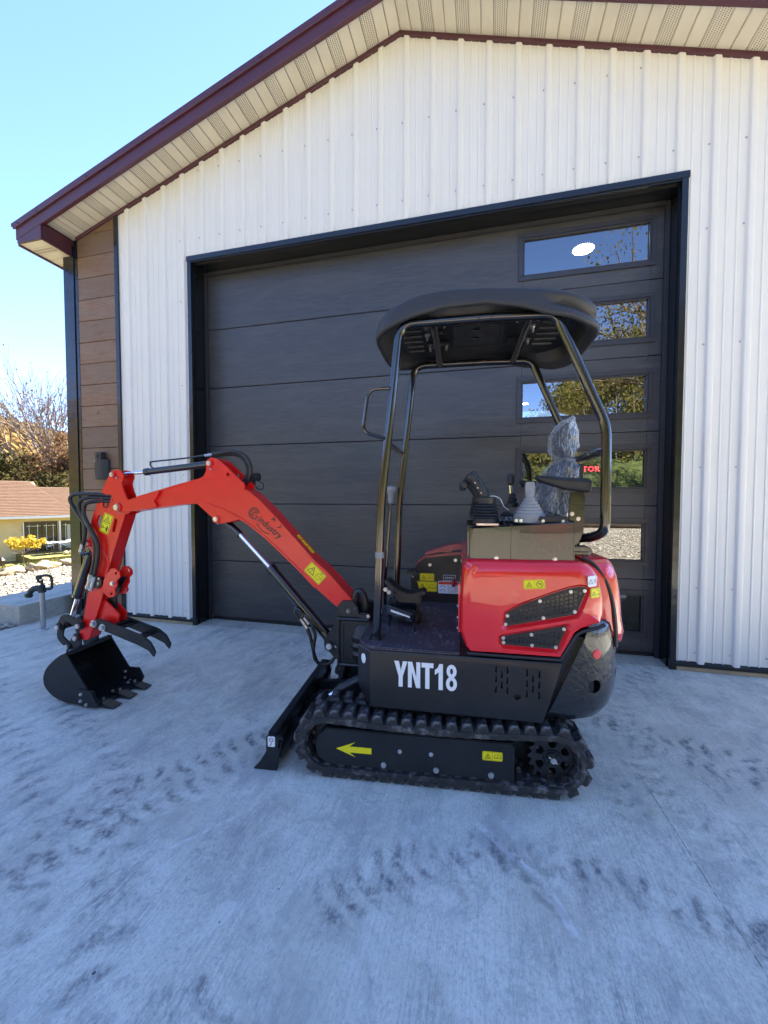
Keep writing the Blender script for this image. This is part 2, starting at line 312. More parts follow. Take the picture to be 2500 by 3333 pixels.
# ---- ground
def concrete(name, tint=(1, 1, 1), marks=True):
    t = NT(name); x, y, z = t.xyz()
    def C(*c): return tuple(a*b for a, b in zip(c, tint))
    big = t.noise(.9, detail=6, rough=.65, dist=.6); mid = t.noise(4.5, vec=t.map((1, .6, 1), rot=(0, 0, .12)), detail=8, rough=.75, dist=.5)
    grit = t.noise(240, detail=3, rough=.7); fine = t.noise(34, vec=t.map((1.2, .85, 1), rot=(0, 0, .05)), detail=6, rough=.75)
    c = t.ramp(big, [(.30, C(.55, .535, .455)), (.5, C(.66, .645, .55)), (.72, C(.73, .715, .62))])
    c = t.mix(t.ss(mid, .52, .68, 0, .5), c, C(.27, .275, .285))
    c = t.mix(t.ss(mid, .50, .30, 0, .35), c, C(.66, .645, .60))
    c = t.mix(t.ss(fine, .52, .68, 0, .36), c, C(.24, .245, .25)); c = t.mix(t.ss(fine, .48, .34, 0, .22), c, C(.69, .675, .63))
    broom = t.noise(1, vec=t.map((150, 1.6, 1), rot=(0, 0, .03)), detail=4, rough=.7)
    c = t.mix(t.ss(broom, .48, .64, 0, .22), c, C(.20, .205, .21), 'MIX')
    def crisp(x, lo, hi, st): return t.math('MULTIPLY', t.ss(x, lo, hi), t.ss(t.math('ADD', fine, t.math('MULTIPLY', broom, .6)), .66, .90, 0, st))
    bl = t.noise(1.6, vec=t.map((3.2, 1.1, 1), rot=(0, 0, .10), loc=(3, 1, 0)), detail=7, rough=.65, dist=.4)
    bm = t.noise(1.1, vec=t.map((1, 1, 1), loc=(9, 4, 0)), detail=3)
    c = t.mix(t.math('MULTIPLY', crisp(bl, .50, .66, 1.0), t.ss(bm, .40, .60, 0, .5)), c, C(.12, .125, .14))
    bn = t.noise(2.4, vec=t.map((1.3, .8, 1), loc=(5, 7, 0)), detail=6, rough=.65)
    c = t.mix(t.ss(bn, .62, .74, 0, .40), c, C(.33, .29, .225))
    sp = t.voro(5.5); spm = t.noise(1.7, vec=t.map(loc=(2, 8, 0)), detail=2)
    c = t.mix(t.math('MULTIPLY', t.ss(t.math('ADD', sp, t.math('MULTIPLY', t.math('SUBTRACT', fine, .5), .10)),   .016, .030, 1, 0), t.ss(spm, .50, .58)), c, C(.06, .062, .06))
    c = t.mix(t.ss(grit, .40, .66, .0, .20), c, C(.22, .225, .23)); g2 = t.noise(95, vec=t.map((1.3, .7, 1)), detail=4, rough=.75); c = t.mix(t.ss(g2, .50, .66, 0, .42), c, C(.23, .24, .24)); c = t.mix(t.ss(g2, .46, .34, 0, .45), c, C(.80, .79, .74))
    sm = t.noise(1.5, vec=t.map((1.6, .8, 1), rot=(0, 0, -.5), loc=(4, 2, 0)), detail=7, rough=.7, dist=.5); c = t.mix(t.ss(sm, .52, .68, 0, .55), c, C(.29, .295, .30))
    mt = t.noise(7, vec=t.map((1.1, .8, 1), loc=(7, 1, 0)), detail=7, rough=.72, dist=.7); c = t.mix(t.ss(mt, .50, .64, 0, .45), c, C(.33, .34, .33)); c = t.mix(t.ss(mt, .47, .36, 0, .30), c, C(.80, .79, .72))
    wp = t.noise(2.1, vec=t.map(loc=(3, 9, 0)), detail=5, rough=.65); c = t.mix(t.ss(wp, .50, .66, 0, .40), c, C(.48, .47, .385))
    if marks:
        br = t.noise(8, detail=5, dist=1.0); br2 = t.noise(2.3, vec=t.map(loc=(1, 3, 0)), detail=3)
        for (cx, cy, rad, wd, fr, st) in ((3.2, -3.0, 2.06, .085, 150, 1.0), (3.2, -3.0, 1.89, .075, 140, .8), (3.2, -3.0, 1.02, .10, 88, .9), (3.3, -3.4, 1.33, .09, 95, .4), (5.2, -1.2, 1.55, .09, 110, .5), (5.2, -1.2, 1.76, .08, 120, .5), (-.6, -4.6, 3.1, .10, 170, .7), (-.6, -4.6, 2.85, .09, 170, .6), (6.9, -2.2, 2.5, .12, 120, .3)):
            dx = t.math('SUBTRACT', x, cx); dy = t.math('SUBTRACT', y, cy)
            rr = t.math('SQRT', t.math('ADD', t.math('MULTIPLY', dx, dx), t.math('MULTIPLY', dy, dy)))
            off = t.math('ABSOLUTE', t.math('SUBTRACT', rr, rad)); an = t.math('ARCTAN2', dy, dx)
            band = t.ss(off, wd*.35, wd*1.35, 1, 0)
            wv = t.math('SINE', t.math('ADD', t.math('MULTIPLY', an, fr), t.math('ADD', t.math('MULTIPLY', off, 26), t.math('MULTIPLY', br, 5.0))))
            msk = t.math('MULTIPLY', band, t.math('MULTIPLY', t.ss(wv, -.7, .9), t.math('MULTIPLY', t.ss(br, .36, .58), t.ss(fine, .36, .60, .15, 1.0))))
            msk = t.math('MULTIPLY', msk, t.math('MULTIPLY', t.ss(br2, .32, .50), st*.90))
            c = t.mix(msk, c, C(.10, .105, .12))
        # pale scraped streak and hairline joint
        for (ax, ay, bx, by, wd, colr, st) in ((2.84, -1.88, 3.11, -2.12, .020, (.68, .67, .64), .9), (3.09, -2.10, 3.20, -2.33, .020, (.68, .67, .64), .9), (2.9, -1.92, 3.17, -2.26, .030, (.10, .10, .11), .35), (1.72, -2.35, 1.95, -2.05, .010, (.68, .68, .66), .7), (3.61, -1.36, 3.67, -2.4, .0030, (.12, .12, .12), .8), (1.5, -1.62, 1.78, -1.36, .007, (.70, .70, .68), .7), (1.35, -2.2, 1.75, -1.95, .006, (.70, .70, .68), .5), (3.585, -1.60, 3.60, -1.70, .022, (.34, .33, .10), .8), (3.80, -1.42, 3.86, -1.34, .012, (.36, .34, .14), .6), (3.82, -1.55, 3.87, -1.55, .010, (.28, .13, .07), .9), (2.66, -2.11, 2.69, -2.17, .020, (.26, .22, .15), .6), (2.86, -2.12, 2.89, -2.23, .030, (.05, .05, .05), .45), (1.70, -2.45, 1.62, -2.62, .012, (.20, .18, .17), .6), (1.86, -2.30, 1.92, -2.24, .005, (.06, .06, .06), .9)):
            L = math.hypot(bx-ax, by-ay); ux, uy = (bx-ax)/L, (by-ay)/L
            px = t.math('SUBTRACT', x, ax); py = t.math('SUBTRACT', y, ay)
            al = t.math('ADD', t.math('MULTIPLY', px, ux), t.math('MULTIPLY', py, uy)); ac = t.math('ABSOLUTE', t.math('ADD', t.math('ADD', t.math('MULTIPLY', px, -uy), t.math('MULTIPLY', py, ux)), t.math('MULTIPLY', t.math('SUBTRACT', br, .5), wd*1.6)))
            m_ = t.math('MULTIPLY', t.ss(ac, wd*.5, wd, 1, 0), t.math('MULTIPLY', t.ss(al, 0, .08), t.ss(al, L-.1, L, 1, 0)))
            c = t.mix(t.math('MULTIPLY', m_, t.math('MULTIPLY', t.ss(t.noise(40, detail=3), .35, .6), st)), c, C(*colr))
    t.P(col=c, rough=.82, spec=.3)
    h = t.math('ADD', t.math('MULTIPLY', broom, .7), t.math('ADD', t.math('MULTIPLY', grit, .6), t.math('MULTIPLY', fine, .7)))
    t.bump(h, .35, .004); return t.m
M['concrete'] = concrete('driveway_concrete')
M['concrete2'] = concrete('step_concrete', (.80, .80, .78), False)
t = NT('gravel_ground'); v = t.voro(26, out='Color'); d = t.voro(26); n = t.noise(.5, detail=3)
gn = t.noise(2.6, detail=8, rough=.8); t.P(col=t.mix(t.ss(t.math('ADD', t.math('MULTIPLY', d, .4), gn), .50, .78, 0, .75), t.ramp(t.node('ShaderNodeSeparateColor', {0: v}).outputs[0], [(0, (.34, .30, .235)), (1, (.56, .51, .42))]), (.22, .19, .145)), rough=.9); t.bump(t.math('SUBTRACT', 1.0, d), .8, .03); M['gravel'] = t.m
t = NT('gravel_stone'); oi = t.noise(9, detail=1, col=True); sc = t.node('ShaderNodeSeparateColor', {0: oi}).outputs
t.P(col=t.ramp(t.noise(11, detail=2), [(.32, (.15, .13, .10)), (.5, (.27, .245, .20)), (.68, (.42, .39, .33))]), rough=.85); t.bump(t.noise(60, detail=3), .3, .004); M['stone'] = t.m
t = NT('lawn_ground'); n = t.noise(3, detail=6); g = t.noise(70, detail=3)
t.P(col=t.mix(t.ss(n, .4, .65), t.ramp(g, [(.3, (.07, .085, .016)), (.7, (.16, .16, .035))]), (.26, .20, .05)), rough=.95); t.bump(g, .9, .03); M['lawn'] = t.m
M['grass'] = simple('grass_blades', (.20, .20, .045), .8, var=.4, vs=3)
M['bankgrass'] = simple('bank_grass', (.060, .080, .018), .9, var=.5, vs=2.5, bump=.8, bs=30)
t = NT('rock'); n = t.noise(7, detail=6, rough=.65); t.P(col=t.ramp(n, [(.3, (.12, .085, .05)), (.55, (.30, .24, .16)), (.75, (.48, .41, .30))]), rough=.9); t.bump(n, .7, .03); M['rock'] = t.m
t = NT('hill_forest_floor'); n = t.noise(.05, detail=6); t.P(col=t.ramp(n, [(.3, (.06, .06, .02)), (.5, (.11, .08, .025)), (.7, (.15, .085, .03))]), rough=1); M['hill'] = t.m

# ---- plants
def leafmat(name, stops, scale=.6, trans=.35):
    t = NT(name); n = t.noise(scale, detail=3, rough=.7); oi = t.noise(scale*9, detail=1)
    c = t.ramp(t.math('ADD', t.math('MULTIPLY', n, .55), t.math('MULTIPLY', oi, .7)), stops)
    d = t.node('ShaderNodeBsdfDiffuse', {'Color': c}).outputs[0]; tl = t.node('ShaderNodeBsdfTranslucent', {'Color': c}).outputs[0]
    t.l.new(t.node('ShaderNodeMixShader', {0: trans, 1: d, 2: tl}).outputs[0], t.out.inputs['Surface']); return t.m
M['autumnleaf'] = leafmat('autumn_leaves', [(.34, (.07, .08, .025)), (.46, (.17, .135, .04)), (.56, (.26, .145, .05)), (.68, (.30, .20, .08))], .12)
M['brownleaf'] = leafmat('brown_leaves', [(.35, (.035, .028, .018)), (.5, (.085, .055, .032)), (.66, (.15, .085, .045))], .8)
M['darkleaf'] = leafmat('evergreen_leaves', [(.35, (.018, .022, .012)), (.5, (.045, .048, .022)), (.66, (.10, .085, .035))], .7)
M['yellowleaf'] = leafmat('yellow_leaves', [(.35, (.24, .15, .015)), (.5, (.42, .29, .035)), (.66, (.54, .41, .07))], 3, .5)
M['greenleaf'] = leafmat('green_leaves', [(.35, (.035, .05, .012)), (.5, (.09, .105, .025)), (.66, (.18, .15, .05))], .35)
M['bark'] = simple('bark', (.16, .125, .095), .9, var=.4, vs=12, bump=.6, bs=30)
M['twig'] = simple('twig_bark', (.20, .155, .13), .9, var=.3)
# ---- house
t = NT('house_siding'); t.P(col=t.ramp(t.noise(2), [(.3, (.58, .44, .19)), (.7, (.64, .50, .24))]), rough=.6); M['housesiding'] = t.m
M['housewhite'] = simple('house_white_trim', (.75, .73, .68), .5, var=.05)
t = NT('house_shingle'); oi = t.node('ShaderNodeObjectInfo').outputs['Random']; g = t.noise(2.2, vec=t.map((1, 7, 1)), detail=6, rough=.75); gg = t.noise(24, detail=3)
t.P(col=t.mix(t.ss(gg, .4, .65, 0, .5), t.ramp(g, [(.3, (.070, .032, .014)), (.5, (.105, .050, .024)), (.72, (.155, .085, .044))]), (.05, .028, .016)), rough=.95); t.bump(gg, .5, .01); M['shingle'] = t.m
M['darkglass'] = simple('dark_house_glass', (.012, .012, .012), .08, coat=.3)
M['bronze'] = simple('brown_door_frame', (.06, .035, .022), .5)
M['curtain'] = simple('pale_curtain', (.42, .42, .33), .9)
M['cloth_blue'] = simple('blue_cloth', (.45, .56, .68), .9, var=.3, vs=4)
M['cloth_grey'] = simple('patterned_grey_cloth', (.22, .20, .20), .9, var=.6, vs=9)
M['gourd'] = simple('pale_gourd', (.68, .58, .28), .6, var=.15)
M['galv'] = simple('galvanised_pipe', (.40, .41, .42), .42, metal=.7, var=.15, vs=30)
M['hydrant'] = simple('dark_green_cast_iron', (.018, .032, .028), .4, var=.3, bump=.2)
M['wreath'] = simple('wood_log', (.07, .05, .035), .9, var=.4, bump=.5)
# ================================================================ GROUND
def sstep(t): t = max(0., min(1., t)); return t*t*(3-2*t)
def h_ground(x, y):
    z = -1.76*sstep((-5.2-x)/9.0)                                   # the lawn falls away to the house
    if y < -16.5:
        z += 3.2*sstep((-16.5-y)/9.0) + max(0, min(26, -y-22))*.20*(.25+sstep((x+4)/18.))          # grass bank and wooded slope across the yard
    return z
gx = sorted(set([-600, -300, -150, -80, -50, -40] + [-32+.9*i for i in range(30)] + [-5.2, -4.9] + list(range(-4, 40, 2)) + [50, 80, 150, 300, 600]))
gy = sorted(set([-500, -250, -120, -80, -60] + [-48+1.5*i for i in range(24)] + list(range(-12, 42, 2)) + [60, 90, 150, 300, 600]))
gv = [(x, y, h_ground(x, y)-.004) for y in gy for x in gx]
nx = len(gx); gf = []; gm = []
for j in range(len(gy)-1):
    for i in range(nx-1):
        gf.append((j*nx+i, j*nx+i+1, (j+1)*nx+i+1, (j+1)*nx+i))
        xm, ym = (gx[i]+gx[i+1])/2, (gy[j]+gy[j+1])/2
        gm.append(2 if ym < -17 else (1 if (xm < -5.0 or xm > 12 or ym > 16) else 0))
g = mesh_np('ground', gv, gf, [M['gravel'], M['lawn'], M['bankgrass']], smooth=True, kind='structure')
for p, m_ in zip(g.data.polygons, gm): p.material_index = m_
# concrete driveway slab
mb = MB(); mb.box(-1.757, 9.5, -5.0, -.003, -.15, 0.0); mb.build('pavement', M['concrete'], kind='structure', smooth=False)
mb = MB(); mb.box(.001, 4.269, -.001, .5, -.15, .006); mb.build('garage_floor_threshold', M['concrete2'], kind='structure', smooth=False)
# raised concrete step beyond the corner
mb = MB(); mb.box(-2.44, -1.76, -.47, .66, -.12, .20, .006); tag(mb.build('concrete_step', M['concrete2']), 'low grey concrete step block beside the building corner post', 'step')
# loose gravel
def stones(name, n, xr, yr, smin, smax, avoid):
    base = np.array([(1,0,0),(-1,0,0),(0,1,0),(0,-1,0),(0,0,1),(0,0,-1)], float)
    tri = np.array([(0,2,4),(2,1,4),(1,3,4),(3,0,4),(2,0,5),(1,2,5),(3,1,5),(0,3,5)])
    V = []; F = []; k = 0
    while k < n:
        x = RNG.uniform(*xr); y = RNG.uniform(*yr)
        if avoid(x, y): continue
        s = RNG.uniform(smin, smax)*(1 if RNG.random() < .9 else 1.5); a = RNG.uniform(0, 2*PI)
        p = base*np.array([s*RNG.uniform(.7, 1.3), s*RNG.uniform(.6, 1.1), s*RNG.uniform(.4, .7)])*RNG.uniform(.75, 1.2, (6, 1))
        p += RNG.normal(0, s*.12, p.shape)
        ca, sa = math.cos(a), math.sin(a); p[:, :2] = p[:, :2] @ np.array([[ca, sa], [-sa, ca]])
        p += np.array([x, y, h_ground(x, y) + s*.22]); V.append(p); F.append(tri+6*k); k += 1
    return mesh_np(name, np.concatenate(V), np.concatenate(F), M['stone'], kind='stuff')
stones('gravel', 9000, (-5.0, -1.72), (-1.2, 4.6), .014, .030, lambda x, y: (x > -1.77 and y < 0.02) or (x > -2.45 and -.48 < y < .67) or (x > -1.66 and y >= 0))
stones('yard_gravel', 8000, (2.5, 10.5), (-15.0, -5.05), .022, .050, lambda x, y: False)
# edging rocks between gravel and lawn
for i, (x, y, sx, sy, lb) in enumerate(((-4.95, 1.15, .15, .20, 'edging rock at the left picture edge beside the gravel'), (-4.98, 1.55, .13, .22, 'long flat edging rock left of the young yellow tree'), (-4.96, 1.86, .12, .10, 'small upright edging rock at the foot of the young yellow tree'),
        (-5.02, 2.14, .14, .21, 'pale rounded edging rock just right of the young yellow tree'), (-5.02, 2.52, .13, .15, 'brown edging rock below the gourds on the patio'), (-5.04, 2.86, .13, .18, 'edging rock nearest the black corner post'))):
    bm = bmesh.new(); bmesh.ops.create_icosphere(bm, subdivisions=3, radius=1)
    for v in bm.verts:
        k = 1 + .22*math.sin(v.co.x*3.1+i*2)*math.cos(v.co.y*2.7-i) + .10*math.sin(v.co.z*6+i*5+v.co.y*5) + random.uniform(-.03, .03)
        v.co = Vector((v.co.x*sx*k, v.co.y*sy*k, max(-.6, v.co.z)*.10*k))
    m = bpy.data.meshes.new('edging_rock'); bm.to_mesh(m); bm.free(); m.materials.append(M['rock'])
    o = link('edging_rock', m, None, True, 50); o.location = (x, y, .035); tag(o, lb, 'rock', 'rocks edging the lawn')
# grass
def blades(name, n, fx, fy, hh, mat):
    V = np.zeros((n*3, 3)); 
    for k in range(n):
        x = fx(); y = fy(); a = RNG.uniform(0, 2*PI); w = RNG.uniform(.006, .014); z = h_ground(x, y); l = hh*RNG.uniform(.5, 1.3)
        V[3*k] = (x-w*math.cos(a), y-w*math.sin(a), z-.01); V[3*k+1] = (x+w*math.cos(a), y+w*math.sin(a), z-.01); V[3*k+2] = (x+RNG.normal(0, l*.35), y+RNG.normal(0, l*.35), z+l)
    return mesh_np(name, V, np.arange(n*3).reshape(-1, 3), mat, kind='stuff')
blades('grass', 14000, lambda: -5.1-abs(RNG.normal(0, 5)), lambda: RNG.uniform(.5, 9), .05, M['grass'])

# ================================================================ GARAGE
AX, ZA, SL = 2.1335, 5.305, .3275                                   # apex x, soffit height at apex, roof slope
zs = lambda x: ZA - SL*abs(x-AX)
XL, XR, DEP = -1.62, 5.887, 12.0
gar = thing('garage_building', 'white metal sided garage with black overhead door and maroon roof trim', 'garage', (0, 0, 0))
# --- front siding panels (ribbed steel, nine inch ribs)
def rib_profile(x0, x1):
    pts = []; k0 = math.floor((x0+.095)/.2286)-1
    xs = []
    for k in range(k0, k0+40):
        c = -.095 + .2286*k
        for dx, yy in ((-.030, 0), (-.019, -.0175), (-.012, -.0195), (.012, -.0195), (.019, -.0175), (.030, 0), (.074, 0), (.079, -.0045), (.085, -.0045), (.090, 0), (.139, 0), (.144, -.0045), (.150, -.0045), (.155, 0)):
            xs.append((c+dx, yy))
    out = [(x0, -.001)] + [p for p in xs if x0+.001 < p[0] < x1-.001] + [(x1, -.001)]
    return out
DX0, DX1, DZ = -.036, 4.306, 3.712
def siding(x0, x1):
    brk = [x0] + [b for b in (DX0, DX1) if x0 < b < x1] + [x1]
    mb = MB()
    for a, b in zip(brk[:-1], brk[1:]):
        zb = DZ if (a+b)/2 > DX0 and (a+b)/2 < DX1 else .058
        pr = rib_profile(a, b)
        if a < AX < b: pr = sorted(pr + [(AX, pr[min(range(len(pr)), key=lambda i: abs(pr[i][0]-AX))][1])])
        V = [(x, y-.004, zb) for x, y in pr] + [(x, y-.004, zs(x)-.030) for x, y in pr]; n = len(pr)
        mb.faces(V, [(i, i+1, n+i+1, n+i) for i in range(n-1)])
    return mb.build('siding_panel', M['siding'], gar, True, 20)
x = -.898
while x < XR-.02:
    siding(x, min(x+.9144, XR-.012)); x += .9144
mb = MB()
for z in (.14, .64, 1.55, 2.46, 3.30, 3.9, 4.55):
    for k in range(0, 32):
        x = -.095+.2286*k-.114+.075
        if x < -.88 or x > XR-.05 or z > zs(x)-.08: continue
        if DX0-.03 < x < DX1+.03 and z < DZ+.03: continue
        mb.cyl((x, -.003, z), (x, -.0095, z), .0062, n=8)
o = mb.build('panel_screw', M['galv'], gar, False, kind='stuff')
for a, b in ((-.898, DX0), (DX1, XR-.012)):
    mb = MB(); mb.prism([(-.0285, .034), (-.0285, .056), (.0, .075), (.0, .034)], a, b, 'x'); mb.build('base_trim', M['trim'], gar, False)
for a, b in ((XL+.14, DX0-.01), (DX1+.01, XR)): mb = MB(); mb.box(a, b, -.020, .06, .002, .033); mb.build('sill_board', M['sill'], gar, False)
# structure walls behind
mb = MB()
mb.box(XL+.012, XL+.10, .13, DEP-.1, 0, zs(XL)-.05); mb.box(XR-.10, XR-.012, .13, DEP-.1, 0, zs(XR)-.05)
mb.box(XL+.012, XR-.012, DEP-.099, DEP, 0, 4.1)
mb.prism([(XL+.1, .034), (-.03, .034), (-.03, 3.70), (4.30, 3.70), (4.30, .034), (XR-.1, .034), (XR-.1, zs(XR)-.1), (AX, ZA-.06), (XL+.1, zs(XL)-.1)], .03, .12)
mb.box(XL+.1, XR-.1, .125, DEP-.1, 4.40, 4.45)
mb.box(XL+.1, XR-.1, .505, DEP-.1, -.1, .0)
mb.build('wall', M['interior'], gar, False)
# --- corner post, trims and stained planks
mb = MB(); mb.prism([(XL-.012, -.024), (-1.492, -.024), (-1.492, .0), (-1.50, .0), (-1.50, .13), (XL-.012, .13)], .004, zs(XL)-.03, 'z'); mb.build('corner_post', M['trim'], gar, False)
mb = MB(); mb.box(-1.491, -1.447, -.014, .02, .034, zs(-1.47)-.03); mb.build('trim_channel', M['trim'], gar, False)
mb = MB(); mb.box(-.940, -.899, -.026, .02, .034, zs(-.92)-.03); mb.build('trim_channel', M['trim'], gar, False)
mb = MB(); mb.box(-1.447, -.94, .011, .025, .034, zs(-1.447)-.03); mb.build('plank_backing', M['trim'], gar, False)
z = .036
while z < zs(-.94)-.035:
    t1 = min(z+.2225, zs(-1.446)-.034); t2 = min(z+.2225, zs(-.941)-.034)
    if t2-z > .01:
        pts = [(-1.446, z), (-.941, z), (-.941, t2)] + ([(-1.446, t1)] if t1 > z+.005 else []) 
        if t1 < z+.2225 and t2 >= z+.2224: pts = [(-1.446, z), (-.941, z), (-.941, t2)] + [(max(-1.446, AX-(ZA-.034-t2)/SL), t2), (-1.446, max(t1, z+.001))]
        mb = MB(); mb.prism(pts, -.012+random.uniform(-.0012, .0012), .010, bev=.0025, seg=1); mb.build('plank', M['plank'], gar)
    z += .2285
mb = MB()
for z in (.35, .81, 1.26, 1.72, 2.4, 2.86, 3.31, 3.7): mb.cyl((-1.4695, -.013, z), (-1.4695, -.018, z), .006, n=8)
mb.build('trim_screw', M['trim'], gar, False, kind='stuff')
# --- door opening: outer flange, jambs, header, stops
for a, b in ((DX0-.002, .004), (4.266, DX1+.002)): mb = MB(); mb.box(a, b, -.027, .0, .004, DZ-.002); mb.build('jamb_trim', M['trim'], gar, False)
mb = MB(); mb.box(DX0-.008, DX1+.008, -.031, .0, 3.676, DZ+.012); mb.build('header_trim', M['trim'], gar, False)
mb = MB(); mb.box(-.02, .0, -.020, .232, .004, 3.672); mb.box(0, .012, .02, .028, .004, 3.662); mb.build('jamb_panel', M['trim'], gar, False)
mb = MB(); mb.box(4.27, 4.29, -.020, .232, .004, 3.672); mb.box(4.258, 4.27, .02, .028, .004, 3.662); mb.build('jamb_panel', M['trim'], gar, False)
mb = MB(); mb.box(.001, 4.269, -.020, .232, 3.664, 3.6755); mb.box(.013, 4.257, .02, .028, 3.652, 3.664); mb.build('header_panel', M['trim'], gar, False)
for q in ((.0005, .03, .172, .198, .007, 3.66), (4.235, 4.2695, .172, .198, .007, 3.66), (.031, 4.234, .172, .198, 3.628, 3.6635)): mb = MB(); mb.box(*q, .004); mb.build('door_stop', M['doorframe'], gar, True)
# --- overhead door, six sections, each with a window
door = bpy.data.objects.new('overhead_door', None); COL.objects.link(door); door.parent = gar
WX0, WX1 = 3.176, 4.147
for k in range(6):
    z0 = .042 + .6075*k + (.0 if k else 0); z1 = z0+.6075-.005; zc = z0+.6075*.5+ (0.012 if k == 0 else 0)
    a, b = zc-.158, zc+.158
    mb = MB()
    mb.box(.016, WX0, .204, .248, z0, z1, .004, 1); mb.box(WX1, 4.252, .204, .248, z0, z1, .004, 1)
    mb.box(WX0+.0001, WX1-.0001, .2042, .248, z0+.0005, a); mb.box(WX0+.0001, WX1-.0001, .2042, .248, b, z1-.0005)
    mb.build('door_section', M['door'], door)
    mb = MB()
    for (p, q, r_, s_) in ((WX0-.041, WX1+.041, b+.003, b+.041), (WX0-.041, WX1+.041, a-.041, a-.003)): mb.box(p, q, .192, .206, r_, s_, .003)
    for (p, q) in ((WX0-.041, WX0-.003), (WX1+.003, WX1+.041)): mb.box(p, q, .192, .206, a-.0025, b+.0025, .003)
    for (p, q, r_, s_) in ((WX0-.003, WX1+.003, b-.010, b+.003), (WX0-.003, WX1+.003, a-.003, a+.010)): mb.box(p, q, .199, .222, r_, s_, .002, 1)
    for (p, q) in ((WX0-.003, WX0+.010), (WX1-.010, WX1+.003)): mb.box(p, q, .199, .222, a+.0105, b-.0105, .002, 1)
    mb.build('window_frame', M['doorframe'], door)
    mb = MB(); mb.box(WX0-.001, WX1+.001, .2225, .2265, a-.001, b+.001); mb.build('window_pane', M['glass'] if k else M['darkpane'], door, False)
mb = MB(); mb.box(.02, 4.25, .206, .245, .008, .041, .008); mb.build('bottom_seal', M['hose'], door)
# --- soffit panels, trims, fascia
OV = .300
def soffit_piece(xa, xb, sgn):
    mb = MB(); w = (xb-xa)/3
    for j in range(3):
        p, q = xa+w*j, xa+w*(j+1); c0, c1 = p+.010, q-.006
        f = lambda x_: zs(x_)
        vent = (j == 2) if sgn > 0 else (j == 0)
        V = []
        for Y in (-OV+.006, -.002): V += [(p, Y, f(p)+.012), (c0, Y, f(c0)), (c1, Y, f(c1)), (q, Y, f(q)+.006)]
        mb.mi = 0
        if vent:
            mb.faces([V[0], V[1], V[5], V[4], V[2], V[3], V[7], V[6]], [(0, 1, 2, 3), (4, 5, 6, 7)])
            # a strip of real slots: lattice of bars over a dark back
            nX, nY = 5, 22
            xs_ = np.linspace(c0, c1, nX+1); ys = np.linspace(-OV+.006, -.002, nY+1)
            mb.mi = 1; mb.faces([(c0, ys[0], f(c0)+.006), (c1, ys[0], f(c1)+.006), (c1, ys[-1], f(c1)+.006), (c0, ys[-1], f(c0)+.006)], [(0, 1, 2, 3)])
            mb.mi = 0; VV = []; FF = []
            def quad(xa_, xb_, ya, yb):
                k = len(VV); VV.extend([(xa_, ya, f(xa_)), (xb_, ya, f(xb_)), (xb_, yb, f(xb_)), (xa_, yb, f(xa_))]); FF.append((k, k+1, k+2, k+3))
            wx = (c1-c0)/nX; wy = ys[1]-ys[0]
            for i in range(nX):
                quad(xs_[i], xs_[i]+wx*.32, ys[0], ys[-1]); quad(xs_[i+1]-wx*.32, xs_[i+1], ys[0], ys[-1])
                for jj in range(nY):
                    sh = (.5 if i % 2 else 0)*wy
                    y0 = ys[jj]+sh; quad(xs_[i]+wx*.32, xs_[i+1]-wx*.32, y0, min(y0+wy*.45, ys[-1]))
            mb.faces(VV, FF)
        else:
            mb.faces(V, [(0, 1, 5, 4), (1, 2, 6, 5), (2, 3, 7, 6)])
    return mb.build('soffit_panel', [M['soffit'], M['soffithole']], gar, False)
st = .2885
for s_, n_ in ((-1, 13), (1, 13)):
    for k in range(n_):
        a, b = AX+s_*st*k, AX+s_*st*(k+1)
        if s_ < 0: soffit_piece(max(b, -1.512), a, -1)
        else: soffit_piece(a, b, 1)
def rake(name, y0, y1, d0, d1, mat, xl=-1.87, xr=6.13):
    for xs_ in ((xl, AX), (AX, xr)):
        mb = MB(); mb.prism([(xs_[0], zs(xs_[0])+d0), (xs_[1], zs(xs_[1])+d0), (xs_[1], zs(xs_[1])+d1), (xs_[0], zs(xs_[0])+d1)], y0, y1, bev=.002, seg=1); mb.build(name, M[mat], gar)
rake('rake_fascia', -.335, -OV+.004, -.022, .105, 'maroon', -1.852, 6.11)
rake('drip_edge', -.352, -.3355, .088, .142, 'maroon')
rake('soffit_channel', -.030, -.0005, -.036, -.003, 'maroon', -1.45, 5.75)
# roof slopes
for xs_ in ((-1.90, AX), (AX, 6.17)):
    mb = MB(); mb.prism([(xs_[0], zs(xs_[0])+.13), (xs_[1], zs(xs_[1])+.13), (xs_[1], zs(xs_[1])+.16), (xs_[0], zs(xs_[0])+.16)], -.345, DEP+.3)
    for k in range(-3, 40):
        yk = k*.23
        if -.3 < yk < 3: mb.prism([(xs_[0], zs(xs_[0])+.16), (xs_[1], zs(xs_[1])+.16), (xs_[1], zs(xs_[1])+.178), (xs_[0], zs(xs_[0])+.178)], yk, yk+.03)
    mb.build('roof', M['maroon'], gar, False)
mb = MB()
for (x, dz) in ((-1.80, .115), (-1.55, .115), (-1.80, .0), (-.9, .115), (0., .115), (1., .115), (3.2, -.0), (3.9, .0), (4.6, .0)): mb.cyl((x, -.3525, zs(x)+dz), (x, -.358, zs(x)+dz), .008, n=8)
mb.build('fascia_screw', M['maroon'], gar, False, kind='stuff')
